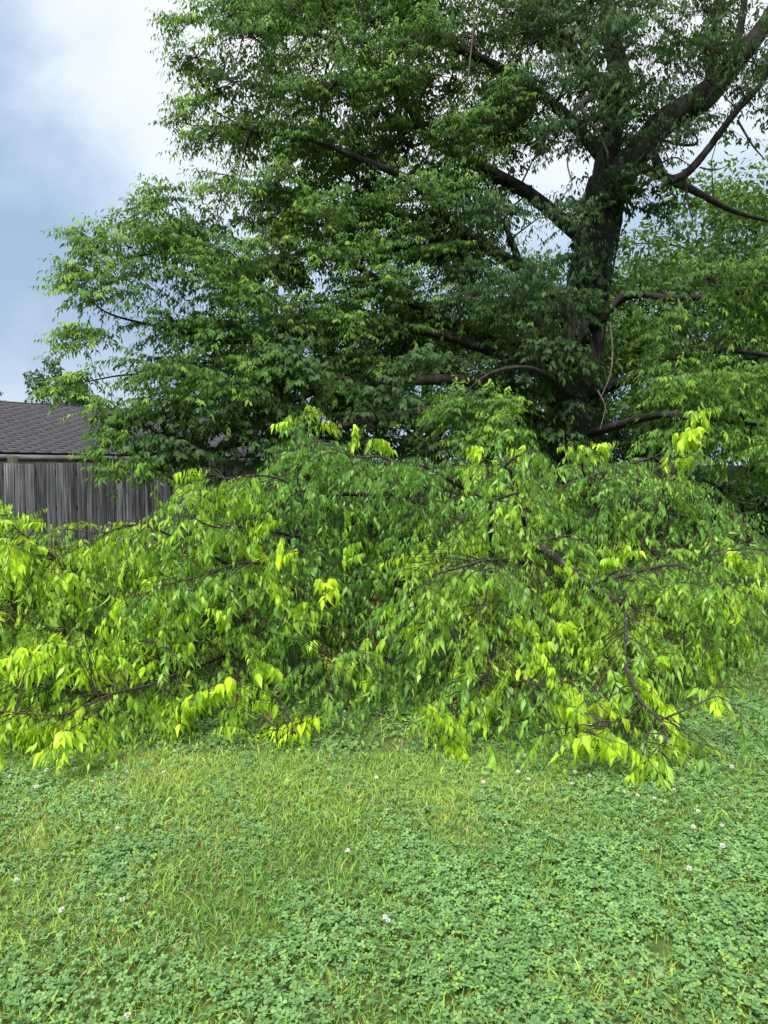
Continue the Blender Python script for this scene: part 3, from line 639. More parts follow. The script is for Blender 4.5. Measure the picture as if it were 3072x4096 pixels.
# climbing vine on the trunk
vine = empty('climbing_vine', (float(tx[0]), float(tx[1]) - .6, 0), 'dark green climbing vine on the trunk of the big tree', 'vine')
tcn, trd = catmull(tp, [.66, .48, .43, .39, .35, .33, .36, .30], 8)
n = 2600; k = rng.integers(6, len(tcn) - 4, n); a = rng.uniform(0, 6.283, n)
dens = np.sin(k * .35 + a * 1.5) + np.sin(a * 2 - k * .2) + rng.normal(0, .5, n); kk = dens > .1; k = k[kk]; a = a[kk]; n = len(k)
rad = nrm(np.stack([np.cos(a), np.sin(a), 0 * a], -1)); B = tcn[k] + rad * (trd[k] + rng.uniform(.02, .14, n))[:, None] + rng.normal(0, .05, (n, 3)) * np.array([.3, .3, 1])
V, T, TC = leaf_mesh('mid', B, rad * .5 + np.array([0, 0, -.8]) + rng.normal(0, .4, (n, 3)), rad + rng.normal(0, .3, (n, 3)), rng.uniform(.06, .12, n), np.array([.03, .085, .022]) * rng.uniform(.7, 1.4, (n, 1)), wid=np.full(n, 1.8))
tag(build('foliage', local(vine, V), T, m_leaf_old, vine, tint=TC), kind='stuff')
for q in range(4):
    a0 = -2.4 + q * .6; pts = [tcn[j_] + np.array([math.cos(a0 + .12 * j_ ** .8), math.sin(a0 + .12 * j_ ** .8), 0]) * (trd[j_] * 1.08 + .01) for j_ in range(5, len(tcn) - 4, 5)]
    wood('stem', pts, [.02] * len(pts), m_twig, vine, 4, 5, .1)

# ------------------------------------------------------------------ trees and shrubs beyond
def far_tree(name, px, Yd, h, r, tone, label, cat='tree', zlow=.15, nclump=40, lpc=220, lsize=.17, group=None, trunk=True, dens=1.0, off=None):
    x = (px - CX) / F * Yd
    t = empty(name, (x, Yd, 0), label, cat, group); b = np.array([x, Yd, 0.])
    if trunk:
        o, c, rr = wood('trunk', [b, b + [r * .04, 0, h * .25], b + [-r * .05, .1, h * .5], b + [0, 0, h * .85]], [h * .028 + .04, h * .022 + .03, h * .015 + .02, .02], m_bark, t, 5, 9, .1)
        for q in range(7):
            k = int(len(c) * (.25 + .09 * q)); k = min(k, len(c) - 2); a = q * 2.4 + rng.uniform(0, 1)
            e = c[k] + np.array([math.cos(a), math.sin(a), .55]) * r * rng.uniform(.6, .85)
            wood('branch', [c[k], (c[k] + e) / 2 + [0, 0, .1 * r], e], [rr[k] * .5, rr[k] * .3, .015], m_bark, t, 4, 5, 0)
    LB, LD, LN, LS, LC = [], [], [], [], []
    for q in range(nclump):
        u = nrm(rng.normal(0, 1, 3)) * rng.uniform(.45, .95)
        zc = h * (zlow + (1 - zlow) * .5); C0 = b + [u[0] * r, u[1] * r, zc + u[2] * h * (1 - zlow) * .48]
        wz = (C0[2] / h - zlow) / (1 - zlow); 
        cr_ = r * rng.uniform(.13, .26); n = int(lpc * dens)
        v = nrm(rng.normal(0, 1, (n, 3))) * (rng.uniform(.3, 1, (n, 1)) ** .6) * cr_ * np.array([1, 1, .6])
        LB.append(C0 + v); LD.append(nrm(v) * .6 + rng.normal(0, .45, (n, 3)) + [0, 0, -.35]); LN.append(np.tile([0, 0, 1.], (n, 1)) + rng.normal(0, .5, (n, 3)))
        LS.append(rng.uniform(.7, 1.3, n) * lsize); LC.append(np.array(tone) * rng.uniform(.75, 1.25) * rng.uniform(.75, 1.25, (n, 1)))
    LB = np.vstack(LB); k = LB[:, 2] > .03
    V, T, TC = leaf_mesh('far', LB[k], np.vstack(LD)[k], np.vstack(LN)[k], np.concatenate(LS)[k], np.vstack(LC)[k])
    tag(build('crown' if trunk else 'foliage', local(t, V), T, m_far, t, tint=TC), kind='stuff')
    return t
G = 'trees beyond the fence'
LT = (.080, .160, .032); MT = (.065, .14, .030); DT = (.04, .095, .028)
far_tree('shade_tree', 3010, 19.5, 10.2, 4.2, LT, 'tall pale green tree at the right edge behind the hooked branch', nclump=190, lpc=190, lsize=.17, group=G)
far_tree('shade_tree', 2560, 23, 8.2, 3.6, (.085, .17, .032), 'light green tree just right of the big trunk beyond the fence', nclump=90, lpc=260, group=G)
far_tree('shade_tree', 2130, 25, 9.5, 3.8, MT, 'mid green tree seen just left of the big trunk', zlow=.02, nclump=95, lpc=190, group=G)
far_tree('shade_tree', 1720, 27, 8.8, 3.8, MT, 'mid green tree behind the middle of the big crown', zlow=.02, nclump=90, lpc=180, group=G)
far_tree('shade_tree', 1280, 26, 7.2, 3.2, DT, 'dark green tree behind the right end of the garage', zlow=.04, nclump=70, lpc=170, group=G)
far_tree('shade_tree', 3420, 24, 10.0, 4.5, (.14, .25, .04), 'light green tree mostly outside the right edge', nclump=70, lpc=190, group=G)
far_tree('shade_tree', 235, 30, 6.7, 1.7, DT, 'small dark tree rising above the garage ridge at left', nclump=30, lpc=90, lsize=.17, zlow=.45, group=G)
far_tree('shade_tree', -5, 46, 7.0, 1.5, DT, 'distant dark tree top at the far left edge above the roof', nclump=16, lpc=60, zlow=.5, group=G)
far_tree('shade_tree', 100, 50, 6.7, 1.7, LT, 'low yellow green tree top peeking over the garage ridge', nclump=16, lpc=60, zlow=.5, group=G)
for px, Yd, h, r, tn, lb in ((2960, 15.6, 1.9, 1.3, DT, 'dark shrub at right edge in front of the fence beside the open lawn'), (2760, 15.0, 1.9, 1.1, DT, 'dark leafy shrub at the fence right of the big trunk'), (3280, 15.8, 2.3, 1.4, DT, 'large dark shrub beyond the right edge of the lawn'), (2000, 19.5, 3.4, 2.2, DT, 'dark bush behind the fence left of the big trunk'), (2560, 21.5, 3.4, 2.2, DT, 'dark bush behind the fence right of the big trunk'), (2420, 12.2, 1.1, .7, MT, 'low green shrub at the foot of the big tree')):
    far_tree('shrub', px, Yd, h, r, tn, lb, 'shrub', zlow=0, nclump=60, lpc=110, lsize=.13, group='shrubs along the fence', trunk=False)

# ------------------------------------------------------------------ the fallen limb
fx = P(1850, 2250, 7.6)
limb = empty('fallen_tree_limb', (float(fx[0]), float(fx[1]), 0), 'huge leafy broken tree limb lying in a heap on the lawn', 'fallen branch')
fn, fr = [], []
def WL(pts, r, mat=m_lichen, sides=7, per=5, name='branch', lab=None):
    c, rr = W(name, pts, [x * .68 for x in r], mat, per, sides, .08, lab, limb); c = c.copy(); fn.append(c); fr.append(rr)
WL([(2260, 1960, 12.3), (2150, 1950, 10.8), (2000, 2000, 9.4), (1850, 2080, 8.2), (1680, 2180, 7.4), (1500, 2280, 6.9), (1300, 2350, 6.5), (1000, 2430, 6.1), (650, 2500, 5.7)], [.13, .12, .105, .09, .075, .06, .05, .035, .015], sides=12, lab='thick broken main branch')
WL([(1900, 2060, 8.6), (2050, 2120, 7.2), (2200, 2215, 6.3), (2330, 2325, 5.9), (2440, 2390, 5.7), (2560, 2440, 5.5), (2760, 2500, 5.3)], [.075, .065, .055, .05, .042, .03, .015], sides=10)
WL([(1330, 2150, 6.9), (1400, 2110, 6.8), (1440, 2040, 6.8), (1480, 1985, 6.8), (1380, 1975, 6.6), (1290, 1985, 6.4)], [.05, .045, .042, .038, .03, .02], sides=9, lab='thick upright stub spotted with lichen')
WL([(1330, 2050, 6.6), (1280, 1990, 6.4), (1200, 1955, 6.2), (1100, 1910, 6.0), (1000, 1903, 5.9), (900, 1915, 5.8)], [.025, .018, .015, .013, .011, .006])
WL([(1850, 1950, 7.2), (1700, 1868, 6.6), (1600, 1860, 6.4), (1520, 1828, 6.3), (1400, 1822, 6.2), (1250, 1750, 6.6)], [.035, .018, .016, .014, .012, .008])
WL([(1960, 2200, 6.6), (1962, 2080, 5.9), (1955, 2010, 5.7), (1900, 1975, 5.6)], [.035, .024, .02, .014])
WL([(1962, 2015, 5.7), (2010, 1990, 5.6), (2080, 1968, 5.5)], [.017, .014, .010])
WL([(2100, 2100, 6.6), (2050, 1900, 6.0), (2020, 1870, 5.7), (2060, 1830, 5.6), (2150, 1800, 5.6)], [.03, .018, .016, .014, .010])
WL([(2120, 2250, 6.2), (1960, 2240, 5.4), (1860, 2265, 5.1), (1740, 2300, 5.0), (1700, 2360, 4.9), (1660, 2440, 4.8)], [.03, .018, .015, .012, .009, .005])
WL([(1990, 2300, 5.6), (1935, 2280, 5.0), (1945, 2340, 4.95), (1930, 2420, 4.9), (1850, 2480, 4.8), (1790, 2530, 4.7)], [.02, .014, .012, .010, .008, .004])
WL([(1200, 2400, 6.4), (1000, 2560, 5.6), (850, 2640, 5.2), (700, 2690, 4.85), (640, 2640, 4.75), (620, 2570, 4.7)], [.04, .026, .022, .016, .012, .006], m_twig)
WL([(900, 2620, 5.3), (700, 2700, 4.8), (600, 2740, 4.55), (450, 2775, 4.35), (330, 2830, 4.2), (230, 2860, 4.15), (60, 2850, 4.15), (-150, 2830, 4.2)], [.022, .016, .013, .011, .010, .008, .006, .004], m_twig)
WL([(450, 2775, 4.35), (400, 2830, 4.25), (330, 2890, 4.1)], [.008, .006, .003], m_twig)
WL([(700, 2600, 5.5), (450, 2770, 4.8), (250, 2760, 4.6), (100, 2740, 4.55), (-20, 2715, 4.6)], [.02, .011, .008, .006, .004], m_twig)
WL([(600, 2480, 5.8), (420, 2560, 5.3), (330, 2600, 5.1), (200, 2620, 5.0), (60, 2610, 5.0)], [.016, .010, .008, .006, .003], m_twig)
WL([(900, 2450, 6.2), (600, 2420, 6.0), (370, 2390, 5.8), (330, 2320, 5.7), (240, 2245, 5.6), (150, 2180, 5.5), (60, 2110, 5.4), (10, 2030, 5.4)], [.03, .028, .025, .02, .014, .011, .008, .004], m_twig)
WL([(370, 2400, 5.8), (150, 2410, 5.5), (0, 2395, 5.4), (-200, 2350, 5.4)], [.025, .022, .018, .010], m_twig)
WL([(1100, 2350, 6.3), (900, 2250, 5.8), (700, 2150, 5.5), (560, 2100, 5.4), (420, 2130, 5.4), (280, 2120, 5.5)], [.025, .016, .012, .009, .007, .004], m_twig)
WL([(1200, 2150, 6.3), (1000, 2110, 5.8), (870, 2110, 5.5), (760, 2060, 5.4), (700, 1960, 5.5)], [.02, .014, .011, .008, .004], m_twig)
WL([(1250, 2300, 6.4), (1000, 2250, 5.4), (820, 2300, 5.1), (700, 2330, 5.0), (560, 2380, 5.0)], [.02, .012, .009, .007, .003], m_twig)
WL([(1250, 2000, 6.8), (1220, 1850, 6.6), (1180, 1740, 6.6), (1230, 1650, 6.6)], [.016, .012, .009, .004], m_twig)
WL([(2300, 2350, 6.1), (2500, 2300, 5.8), (2700, 2260, 5.6), (2860, 2330, 5.4), (2840, 2230, 5.4), (2850, 2180, 5.4)], [.03, .02, .016, .013, .010, .005])
WL([(2845, 2220, 5.4), (2930, 2200, 5.4), (3020, 2195, 5.4), (3120, 2210, 5.4)], [.010, .009, .007, .004])
WL([(2870, 2330, 5.4), (2900, 2390, 5.2), (2890, 2340, 5.1)], [.01, .007, .004])
WL([(2330, 2330, 5.9), (2400, 2330, 5.6), (2470, 2280, 5.4), (2550, 2300, 5.3)], [.016, .013, .010, .005])
WL([(2500, 2330, 6.0), (2505, 2500, 5.0), (2500, 2600, 4.8), (2500, 2700, 4.6)], [.02, .017, .015, .012])
WL([(2500, 2650, 4.7), (2560, 2800, 4.35), (2640, 2880, 4.1), (2665, 2950, 3.95), (2650, 3010, 3.9)], [.018, .014, .011, .009, .005])
WL([(2640, 2880, 4.1), (2740, 2840, 4.05), (2850, 2790, 4.05), (2890, 2790, 4.05)], [.010, .008, .005, .003], m_twig)
WL([(2580, 2820, 4.3), (2480, 2880, 4.1), (2400, 2905, 4.0), (2330, 2930, 3.95)], [.010, .008, .006, .004], m_twig)
WL([(1900, 2500, 5.6), (1960, 2650, 4.8), (1900, 2740, 4.5), (1820, 2810, 4.35), (1730, 2830, 4.3)], [.02, .014, .011, .008, .004], m_twig)
WL([(1960, 2650, 4.8), (2150, 2740, 4.5), (2300, 2720, 4.4), (2400, 2740, 4.35)], [.013, .010, .007, .004], m_twig)
WL([(1500, 2500, 5.9), (1450, 2650, 5.2), (1400, 2600, 5.0), (1330, 2640, 4.9)], [.018, .012, .008, .004], m_twig)
WL([(1400, 2650, 5.4), (1300, 2840, 4.6), (1200, 2890, 4.45), (1120, 2920, 4.35)], [.012, .008, .005, .003], m_twig)
WL([(1000, 2500, 5.8), (900, 2700, 5.0), (870, 2760, 4.8), (820, 2770, 4.75)], [.014, .008, .005, .003], m_twig)
WL([(2560, 2200, 7.0), (2640, 2000, 6.8), (2700, 1850, 6.7), (2740, 1740, 6.7), (2790, 1650, 6.7)], [.025, .018, .013, .009, .004])
WL([(2400, 2250, 7.4), (2380, 2000, 7.2), (2330, 1880, 7.0), (2340, 1800, 6.9)], [.03, .02, .014, .007])
WL([(2100, 2050, 8.4), (2300, 1930, 8.6), (2500, 1860, 8.8), (2620, 1830, 9.0)], [.06, .045, .035, .02])

edge_px = np.array([-400, 0, 150, 300, 450, 600, 740, 850, 950, 1050, 1130, 1220, 1300, 1400, 1500, 1600, 1850, 2050, 2200, 2330, 2450, 2550, 2650, 2800, 2850, 2950, 3072, 3400])
edge_py = np.array([2120, 2020, 2130, 2160, 2180, 2110, 1960, 1960, 2000, 1890, 1720, 1690, 1730, 1790, 1840, 1850, 1830, 1850, 1890, 1810, 1850, 1900, 1930, 1950, 2020, 2110, 2180, 2300])
topY = np.interp
bot_px = np.array([-400, 0, 200, 400, 600, 800, 1000, 1400, 1600, 1800, 2000, 2200, 2400, 2550, 2700, 2800, 2950, 3072, 3400])
bot_py = np.array([2800, 2930, 2960, 2880, 2850, 2870, 2860, 2830, 2850, 2910, 2930, 2880, 2900, 2960, 2940, 2760, 2620, 2560, 2450])
def eT(px): return np.interp(px, edge_px, edge_py)
def eB(px): return np.interp(px, bot_px, bot_py)
def surfY(px, py):
    yb = GY(eB(px) + 40); yt = np.interp(px, [-400, 0, 500, 900, 1200, 1500, 2000, 2400, 2800, 3400], [6.0, 6.0, 6.0, 6.4, 7.0, 7.4, 7.3, 7.2, 6.8, 6.6])
    t = np.clip((eB(px) - py) / (eB(px) - eT(px)), -.1, 1.1)
    return yb + (yt - yb) * np.clip(t, 0, 1) ** 1.0 + .50 * noise2(px / 210, py / 210, 1.0, 4) + .16 * noise2(px / 90, py / 90, 1.0, 8)
# grown side branches reaching the outside of the heap
drawn = list(fn); skel = np.vstack(fn); skr = np.concatenate(fr)
HI = [(100, 2860), (200, 2880), (300, 2900), (400, 2920), (30, 2880), (150, 2640), (80, 2620), (450, 2660), (380, 2660), (540, 2620), (640, 2560), (610, 2480), (750, 2560), (840, 2160), (800, 2060), (880, 1960), (780, 1890), (620, 2340), (650, 2390), (580, 2330),
      (1180, 2440), (1090, 2310), (1400, 2650), (1480, 2680), (1350, 2620), (1160, 2890), (1220, 2870), (900, 2740), (840, 2740), (1720, 2190), (1620, 2220), (1650, 2260), (1880, 2460), (1640, 2500), (1900, 2530), (1980, 2310), (2080, 2340), (2050, 2300), (1950, 2660), (1880, 2680),
      (1750, 2830), (1980, 2780), (1930, 2800), (1800, 2955), (1840, 2950), (2230, 2770), (2290, 2780), (2330, 2820), (2400, 2810), (2360, 2920), (2410, 2920), (2560, 2740), (2590, 2700), (2600, 3010), (2640, 3000), (2720, 2960), (2770, 2960), (2860, 2800), (2660, 2840), (2940, 2210), (2980, 2230), (2880, 2370), (2930, 2360),
      (2980, 2390), (2710, 2400), (2620, 2470), (2830, 2610), (2160, 2560), (2130, 2620), (2170, 2640), (2480, 2180), (2500, 2190), (2440, 2220), (2260, 2250), (2800, 1650), (2740, 1740), (2700, 1830), (2760, 1830), (2790, 1700), (730, 2830), (700, 2860), (-10, 2040), (20, 2190), (10, 2290), (60, 2200),
      (330, 2210), (480, 2210), (250, 2280), (130, 2060), (1250, 1640), (1170, 1660), (1330, 1700), (1060, 2090), (980, 2010), (1000, 2170), (1150, 2180), (1900, 2160), (2400, 1770), (2300, 1780), (2080, 1800), (1900, 1790), (2950, 2480), (3040, 2330), (440, 2530), (280, 2560), (1650, 1850), (1500, 1760), (1420, 1730),
      (1560, 2420), (1270, 2560), (1420, 2210), (2250, 2480), (2620, 2350), (2350, 2600), (2550, 2560), (1500, 2560), (1050, 2640), (560, 2770), (640, 2820), (1060, 2780), (930, 2850), (2080, 2480), (1330, 2320), (900, 2440), (740, 2440), (480, 2400), (2230, 2370), (1790, 2370), (2690, 2620), (2430, 2480), (2990, 2540)]
HI = np.array(HI, float)
bough = []
gx_, gy2 = np.meshgrid(np.arange(-350, 3400, 215), np.arange(1700, 2960, 165)); gx_ = gx_ + (np.arange(gx_.shape[0]) % 2)[:, None] * 107
px = (gx_ + rng.uniform(-70, 70, gx_.shape)).ravel(); py = (gy2 + rng.uniform(-60, 60, gx_.shape)).ravel()
k = (py > eT(px) + 30) & (py < eB(px) - 20); px, py = px[k], py[k]
TG = P(px, py, surfY(px, py) + rng.uniform(.02, .35, len(px))); TG[:, 2] = np.maximum(TG[:, 2], .12)
ii, d_ = nearest(TG, skel)
# prefer a start further inside than the tip
for q in range(len(TG)):
    cnd = np.where((skel[:, 1] > TG[q, 1] + .15))[0]
    if len(cnd): j_ = cnd[np.argmin(np.linalg.norm(skel[cnd] - TG[q], axis=1))]; ii[q] = j_
    a = skel[ii[q]]; L = np.linalg.norm(TG[q] - a)
    if L < .1: continue
    cv = bez(a[None], TG[q][None], (np.array([rng.normal(0, .1), rng.normal(0, .1), .22]) * L)[None], 7, .035)[0]; cv[:, 2] = np.maximum(cv[:, 2], .04)
    rr = np.linspace(min(skr[ii[q]] * .8, .006 + .009 * L), .003, 7)
    o, c, r2 = wood('branch', cv, rr, m_twig if q % 3 else m_lichen, limb, 3, 5, .05); fn.append(c[3:]); fr.append(r2[3:]); bough.append((c, px[q], py[q]))
skel = np.vstack(fn); skr = np.concatenate(fr)
# sprays
def region(nw, y_lo=1600):
    px = rng.uniform(-350, 3380, nw * 3); py = rng.uniform(y_lo, 3000, nw * 3); k = (py > eT(px) + rng.normal(0, 22, len(px))) & (py < eB(px) + 15); return px[k][:nw], py[k][:nw]
px, py = region(4700)
dep = .14 + rng.exponential(.36, len(px))
B = P(px, py, surfY(px, py) + dep)
k = B[:, 2] > .05; B, px, py, dep = B[k], px[k], py[k], dep[k]
ii, d_ = nearest(B, skel)
a = skel[ii]
far = d_ > .9; B[far] = a[far] + (B[far] - a[far]) / d_[far, None] * .9 * rng.uniform(.7, 1, (far.sum(), 1))
A = nrm(B - a) * .6 + np.stack([rng.normal(0, .7, len(B)), -np.abs(rng.normal(.3, .4, len(B))), rng.normal(.0, .3, len(B))], -1)
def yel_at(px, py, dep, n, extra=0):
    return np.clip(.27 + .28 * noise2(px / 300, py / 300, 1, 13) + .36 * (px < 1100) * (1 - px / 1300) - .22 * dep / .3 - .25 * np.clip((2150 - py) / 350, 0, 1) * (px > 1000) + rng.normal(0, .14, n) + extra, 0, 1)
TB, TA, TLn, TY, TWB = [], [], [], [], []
for (c, bx, by) in bough + [(q_, None, None) for q_ in drawn]:
    L = np.linalg.norm(np.diff(c, axis=0), axis=1); cum = np.concatenate([[0], np.cumsum(L)]); tot = cum[-1]
    u = tot * (.30 if bx is not None else .22); sg = 1
    while u < tot:
        k = min(np.searchsorted(cum, u), len(c) - 1); p = c[k]; tg = nrm(c[k] - c[max(k - 1, 0)]) if k else nrm(c[1] - c[0])
        sd_ = nrm(np.cross(tg, [0, 0, 1.])); f = u / tot
        A_ = nrm(tg * rng.uniform(.3, .9) + sd_ * sg * rng.uniform(.4, 1) + np.array([0, -.30, rng.normal(.12, .22)]))
        Lt = rng.uniform(.22, .60) * (1.15 - .5 * f)
        droop = rng.uniform(.25, .75)
        tt = np.linspace(0, 1, 5)[:, None]; q_ = p + A_ * Lt * tt + np.array([0, 0, -1.]) * droop * Lt * tt ** 2; q_[:, 2] = np.maximum(q_[:, 2], .06)
        ppx, ppy, _ = proj(q_[-1])
        if eT(ppx) - 45 < ppy < eB(ppx) + 60 or (bx is None and rng.uniform() < .5):
            TWB.append(q_); y0 = yel_at(ppx, ppy, 0, 1, rng.normal(0, .15))[0]
            for w_ in (.35, .6, .85, 1.0):
                pp = p + A_ * Lt * w_ + np.array([0, 0, -1.]) * droop * Lt * w_ ** 2; dd_ = nrm(A_ + np.array([0, 0, -2.]) * droop * w_); s2_ = nrm(np.cross(dd_, [0, 0, 1.])) * (1 if (w_ * 20) % 2 < 1 else -1) * (0 if w_ == 1 else .8)
                TB.append(np.array([pp[0], pp[1], max(pp[2], .07)])); TA.append(dd_ * .7 + s2_ + rng.normal(0, .15, 3)); TLn.append(rng.uniform(.13, .26)); TY.append(np.clip(y0 + .16 * (w_ - .6) + rng.normal(0, .08), 0, 1))
        u += rng.uniform(.050, .105); sg = -sg
TB, TA, TLn, TY = map(np.array, (TB, TA, TLn, TY)); print('heap bough sprays', len(TB), 'filler', len(B))
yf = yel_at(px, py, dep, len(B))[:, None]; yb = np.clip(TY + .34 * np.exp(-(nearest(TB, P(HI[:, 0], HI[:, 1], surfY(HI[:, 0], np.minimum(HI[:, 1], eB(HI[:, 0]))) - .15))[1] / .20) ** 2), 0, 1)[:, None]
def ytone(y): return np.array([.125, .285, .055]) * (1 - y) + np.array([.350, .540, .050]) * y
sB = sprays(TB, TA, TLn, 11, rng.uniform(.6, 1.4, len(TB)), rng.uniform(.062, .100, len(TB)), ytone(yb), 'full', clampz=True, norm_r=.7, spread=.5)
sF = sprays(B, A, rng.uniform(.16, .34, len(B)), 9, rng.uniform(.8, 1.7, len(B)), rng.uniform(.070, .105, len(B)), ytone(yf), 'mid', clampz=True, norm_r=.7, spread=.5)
# fresh yellow-green shoots, each where it hangs
hp = HI[:, 0]; hq = HI[:, 1]
# the lowest shoots hang a hand's breadth over the grass
hy = surfY(hp, np.minimum(hq, eB(hp))) - .36; hy = np.where(hq > 2400, np.minimum(hy, GY(np.maximum(hq, 2300) + 62 + 20 * rng.uniform(0, 1, len(hq)))), hy); HB = P(hp, hq, hy); HB[:, 2] = np.maximum(HB[:, 2], .10)
ii2, d2 = nearest(HB, skel); HA = []; HBB = []
HA = nrm(HB - skel[ii2]) * .4 + np.stack([rng.normal(-.25, .6, len(HB)), -np.abs(rng.normal(.35, .2, len(HB))), rng.normal(.1, .1, len(HB))], -1)
hn = len(HB); rep = 4
HB2 = np.repeat(HB, rep, 0) + rng.normal(0, .035, (hn * rep, 3)); HA2 = np.repeat(HA, rep, 0) + rng.normal(0, .30, (hn * rep, 3)); HB2 = HB2 - nrm(HA2) * .10
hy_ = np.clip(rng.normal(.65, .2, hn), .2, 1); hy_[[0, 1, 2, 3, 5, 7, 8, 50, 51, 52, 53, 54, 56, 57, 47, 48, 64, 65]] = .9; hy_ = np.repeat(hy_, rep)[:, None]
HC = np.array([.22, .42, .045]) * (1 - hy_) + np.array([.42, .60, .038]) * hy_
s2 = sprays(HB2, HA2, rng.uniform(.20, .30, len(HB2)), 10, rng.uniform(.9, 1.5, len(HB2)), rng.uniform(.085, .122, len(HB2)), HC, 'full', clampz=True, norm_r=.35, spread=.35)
# pick the 300 that show largest as leaves of their own
pxx, pyy, dd = proj(s2[0]); ok = (pxx > 20) & (pxx < 3050)
sco = np.where(ok, dd / s2[3], 1e9); pk = np.argsort(sco)[:600:2]; rest = np.ones(len(sco), bool); rest[pk] = False
leaf_parts(limb, s2[0][pk], s2[1][pk], s2[2][pk], s2[3][pk], np.array([[.40, .58, .035], [.33, .52, .04], [.24, .44, .045], [.44, .6, .05]]), m_leaf)
allB = [q[rest] for q in s2[:5]]
sF = [np.concatenate([sB[i_], sF[i_]]) for i_ in range(6)]; sB = [q[:0] for q in sB]
na = len(allB[0])
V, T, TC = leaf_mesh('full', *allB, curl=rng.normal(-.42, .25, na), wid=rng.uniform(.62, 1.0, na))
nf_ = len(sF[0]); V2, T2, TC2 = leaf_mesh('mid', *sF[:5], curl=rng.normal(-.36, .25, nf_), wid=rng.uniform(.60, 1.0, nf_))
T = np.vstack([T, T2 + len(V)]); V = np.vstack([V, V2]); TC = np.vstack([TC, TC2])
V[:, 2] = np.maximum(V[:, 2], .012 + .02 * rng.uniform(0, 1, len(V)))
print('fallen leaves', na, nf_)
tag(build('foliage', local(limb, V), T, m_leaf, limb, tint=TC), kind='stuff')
tw = np.vstack([s2[5], sF[5]])[:, [0, 2, 3]]; V1, Q1 = tubes(tw, np.tile(np.array([.0026, .0018, .001]), (len(tw), 1)), 3)
V3, Q3 = tubes(np.array(TWB)[:, [0, 1, 3, 4]], np.tile(np.array([.0045, .004, .003, .002]), (len(TWB), 1)), 3); Q1 = np.vstack([Q1, Q3 + len(V1)]); V1 = np.vstack([V1, V3])
BB = np.vstack([B, HB2]); ii, d_ = nearest(BB, skel)
k = d_ > .03; cvs = bez(BB[k], skel[ii[k]], np.stack([np.zeros(k.sum()), np.zeros(k.sum()), d_[k] * .12], -1), 5, .03); cvs[..., 2] = np.maximum(cvs[..., 2], .02)
V2, Q2 = tubes(cvs[:, [0, 2, 4]], np.tile(np.array([.0026, .0034, .0045]), (len(cvs), 1)), 3)
tag(build('twigs', local(limb, np.vstack([V1, V2])), np.vstack([Q1, Q2 + len(V1)]), m_twig, limb), kind='stuff')
nl_ = 170; lx = np.concatenate([rng.uniform(0, 3000, 110), rng.normal(700, 60, 60)]); ly = np.concatenate([eB(lx[:110]) + rng.uniform(-60, 70, 110), rng.normal(2860, 30, 60)]); LP = Gp(lx, ly)
LP[:, 2] = gz(LP[:, 0], LP[:, 1]) + rng.uniform(.035, .06, nl_); aa = rng.uniform(0, 6.283, nl_)
V, T, TC = leaf_mesh('full', LP, np.stack([np.cos(aa), np.sin(aa), rng.normal(0, .2, nl_)], -1), np.tile([0, 0, 1.], (nl_, 1)) + rng.normal(0, .3, (nl_, 3)), rng.uniform(.06, .11, nl_), ytone(rng.uniform(.1, .9, (nl_, 1))), curl=rng.normal(0, .2, nl_))
tag(build('loose_leaves', V, T, m_leaf, tint=TC), 'loose green leaves lying in the grass along the foot of the fallen heap', kind='stuff')
# brown withered leaves hanging in the heap
BR = [(510, 2380), (505, 2410), (512, 2350), (1680, 2280), (1685, 2330), (1678, 2380), (1750, 2360), (1690, 2250), (940, 2770), (955, 2760), (930, 2785), (1070, 2830), (1075, 2850), (1065, 2870), (560, 2750), (570, 2765), (1230, 2450), (2110, 2230), (2830, 2155), (2845, 2160), (1130, 2740), (1690, 2410), (900, 2160), (1380, 2060)]
BR = np.array(BR, float); bB = P(BR[:, 0], BR[:, 1], surfY(BR[:, 0], BR[:, 1]) - .22); bB[:, 2] = np.maximum(bB[:, 2], .05)
nbr = len(BR)
leaf_parts(limb, bB, np.stack([rng.normal(0, .25, nbr), rng.normal(0, .25, nbr), -np.ones(nbr)], -1), rng.normal(0, 1, (nbr, 3)), rng.uniform(.07, .11, nbr), np.array([[.16, .055, .025], [.22, .09, .045], [.12, .05, .03]]), m_leaf, name='withered_leaf', label='withered reddish brown leaf', nv=4, warp=.3)

# ------------------------------------------------------------------ clover flowers
fl_meshes = []
for k in range(3):
    n = 46; g = (np.arange(n) + .5) / n; ph = np.arccos(1 - 1.75 * g); th = np.pi * (1 + 5 ** .5) * np.arange(n)
    D = np.stack([np.cos(th) * np.sin(ph), np.sin(th) * np.sin(ph), np.cos(ph)], -1) + np.array([0, 0, .25])
    C = np.array([.76, .76, .72]) * rng.uniform(.8, 1.05, (n, 1)); C[ph > 2.0] = np.array([.55, .42, .34]) if k == 1 else np.array([.62, .60, .48])
    V, T, TC = leaf_mesh('far', D * .003, D, rng.normal(0, 1, (n, 3)), np.full(n, .0105), C, wid=np.full(n, 1.4))
    fl_meshes.append(build('flower_head', V, T, m_white, tint=TC, link=False))
c, rr = catmull([(0, 0, 0), (.004, .002, .03), (0, 0, .06)], [.001, .001, .001], 3); V, Qd = tubes(c[None], rr[None], 4)
stem_me = build('stem', V, Qd, m_clover, tint=np.tile([.12, .22, .06], (len(V), 1)), link=False)
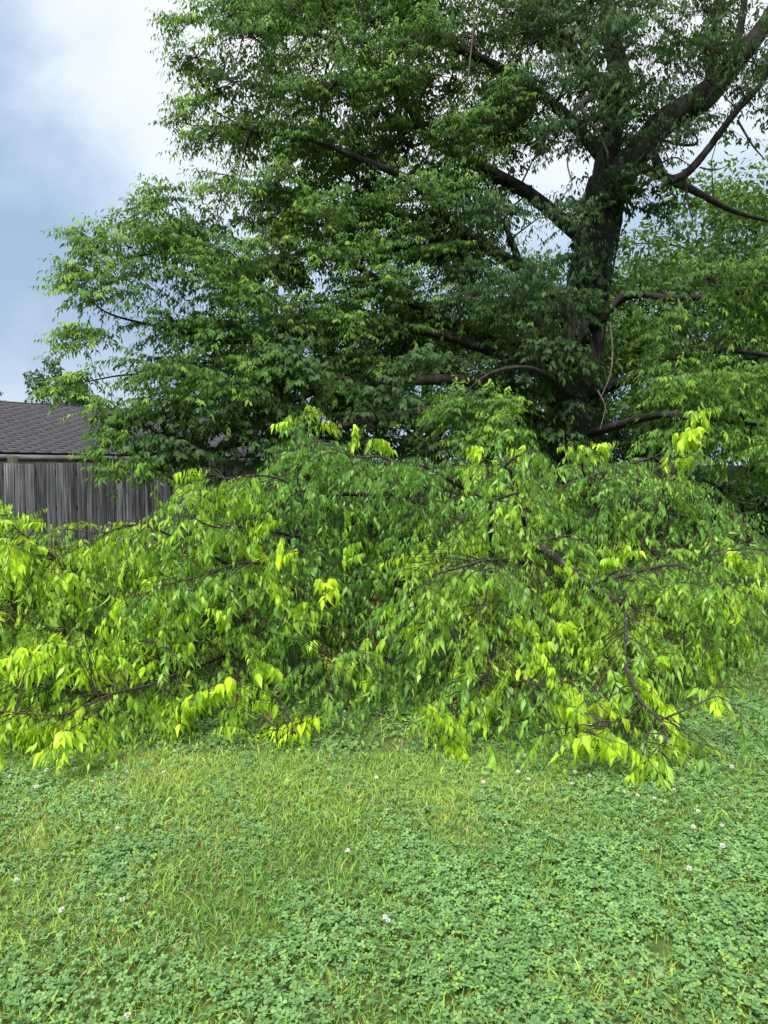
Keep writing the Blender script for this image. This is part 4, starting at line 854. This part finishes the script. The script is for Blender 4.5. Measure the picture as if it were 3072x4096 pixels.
FL = [(289, 3039, 'large white clover flower just below the lowest left leaves'), (178, 3060, 'white clover flower left of the large one under the left shoot'), (197, 3089, 'white clover flower third down below the left shoot'),
      (47, 3116, 'white clover flower nearest the left edge below the shoots'), (148, 3118, 'small white clover flower right of the one at the left edge'), (145, 3154, 'lowest flower of the cluster below the left shoot'),
      (401, 3045, 'white clover flower right of the left flower cluster'), (510, 3100, 'small clover flower in the grass between two pale grass tufts'), (653, 3094, 'single clover flower left of centre under the recess of the heap'),
      (306, 3084, 'faint clover flower between the two left flower pairs'), (366, 3136, 'pinkish clover flower below the left flower cluster'), (443, 3024, 'clover flower close under the drooping leaves at left'),
      (68, 3517, 'big white clover flower over a dark hollow at the left edge'), (476, 3609, 'bright round clover flower above the large dark clover patch at left'), (482, 3314, 'lone clover flower in the left middle lawn'),
      (259, 3648, 'faded clover flower left of the bright round one'), (499, 4059, 'pale clover flower closest to the bottom edge'), (1544, 3668, 'left flower of the pair in the middle clover patch'),
      (1564, 3675, 'right flower of the pair in the middle clover patch'), (1411, 3402, 'clover flower alone above the middle clover patch'), (1938, 3135, 'clover flower in the centre below the front shoots'),
      (1500, 3116, 'tiny clover flower in the centre of the upper lawn'), (1375, 2845, 'clover flower in the shade right under the heap at centre'), (2071, 3095, 'brightest clover flower below the right half of the heap'),
      (2096, 3023, 'clover flower near the dark gap under the right half'), (2306, 3076, 'upper flower of a close pair left of the lowest right shoot'), (2304, 3092, 'lower flower of a close pair left of the lowest right shoot'),
      (2354, 3111, 'white clover flower right of and below the close pair'), (2292, 3143, 'clover flower straight below the close pair'), (2115, 3126, 'small clover flower below the brightest right one'),
      (2485, 3175, 'clover flower left of the lowest right shoot tips'), (2560, 3195, 'clover flower straight below the lowest right shoot'), (2627, 3210, 'pinkish clover flower right of the one below the lowest shoot'),
      (2700, 3175, 'white clover flower right beneath the lowest right shoot'), (2924, 2947, 'left flower of two beside the right end of the heap'), (2981, 2943, 'right flower of two beside the right end of the heap'),
      (2927, 3078, 'tall clover flower at right below the pair'), (2882, 3304, 'clover flower in the clover at right edge of the lawn'), (2892, 3391, 'clover flower beside a yellow grass blade at right'),
      (2746, 3485, 'lowest clover flower of the right lawn'), (2772, 3319, 'clover flower left of the one in the right clover'), (2793, 3262, 'topmost of the three flowers in the right clover')]
for q, (px, py, lb) in enumerate(FL):
    g = Gp(px, py); hgt = .062 + .012 * rng.uniform(); g = P(px, py, g[1] * (1 - hgt / EYE)); root = empty('clover_flower', (float(g[0]), float(g[1]), float(gz(g[0], g[1]))), lb, 'flower', 'white clover flowers in the lawn')
    root.rotation_euler = (rng.normal(0, .12), rng.normal(0, .12), rng.uniform(0, 6))
    s_ = bpy.data.objects.new('stem', stem_me); s_.parent = root; s_.scale = (1, 1, hgt / .06); col.objects.link(s_)
    h_ = bpy.data.objects.new('flower_head', fl_meshes[q % 3]); h_.parent = root; h_.location = (0, 0, hgt); k = .88 * rng.uniform(.8, 1.15) * (1.15 if q in (0, 12, 13, 23) else .95); h_.scale = (k, k, k * .85); col.objects.link(h_)
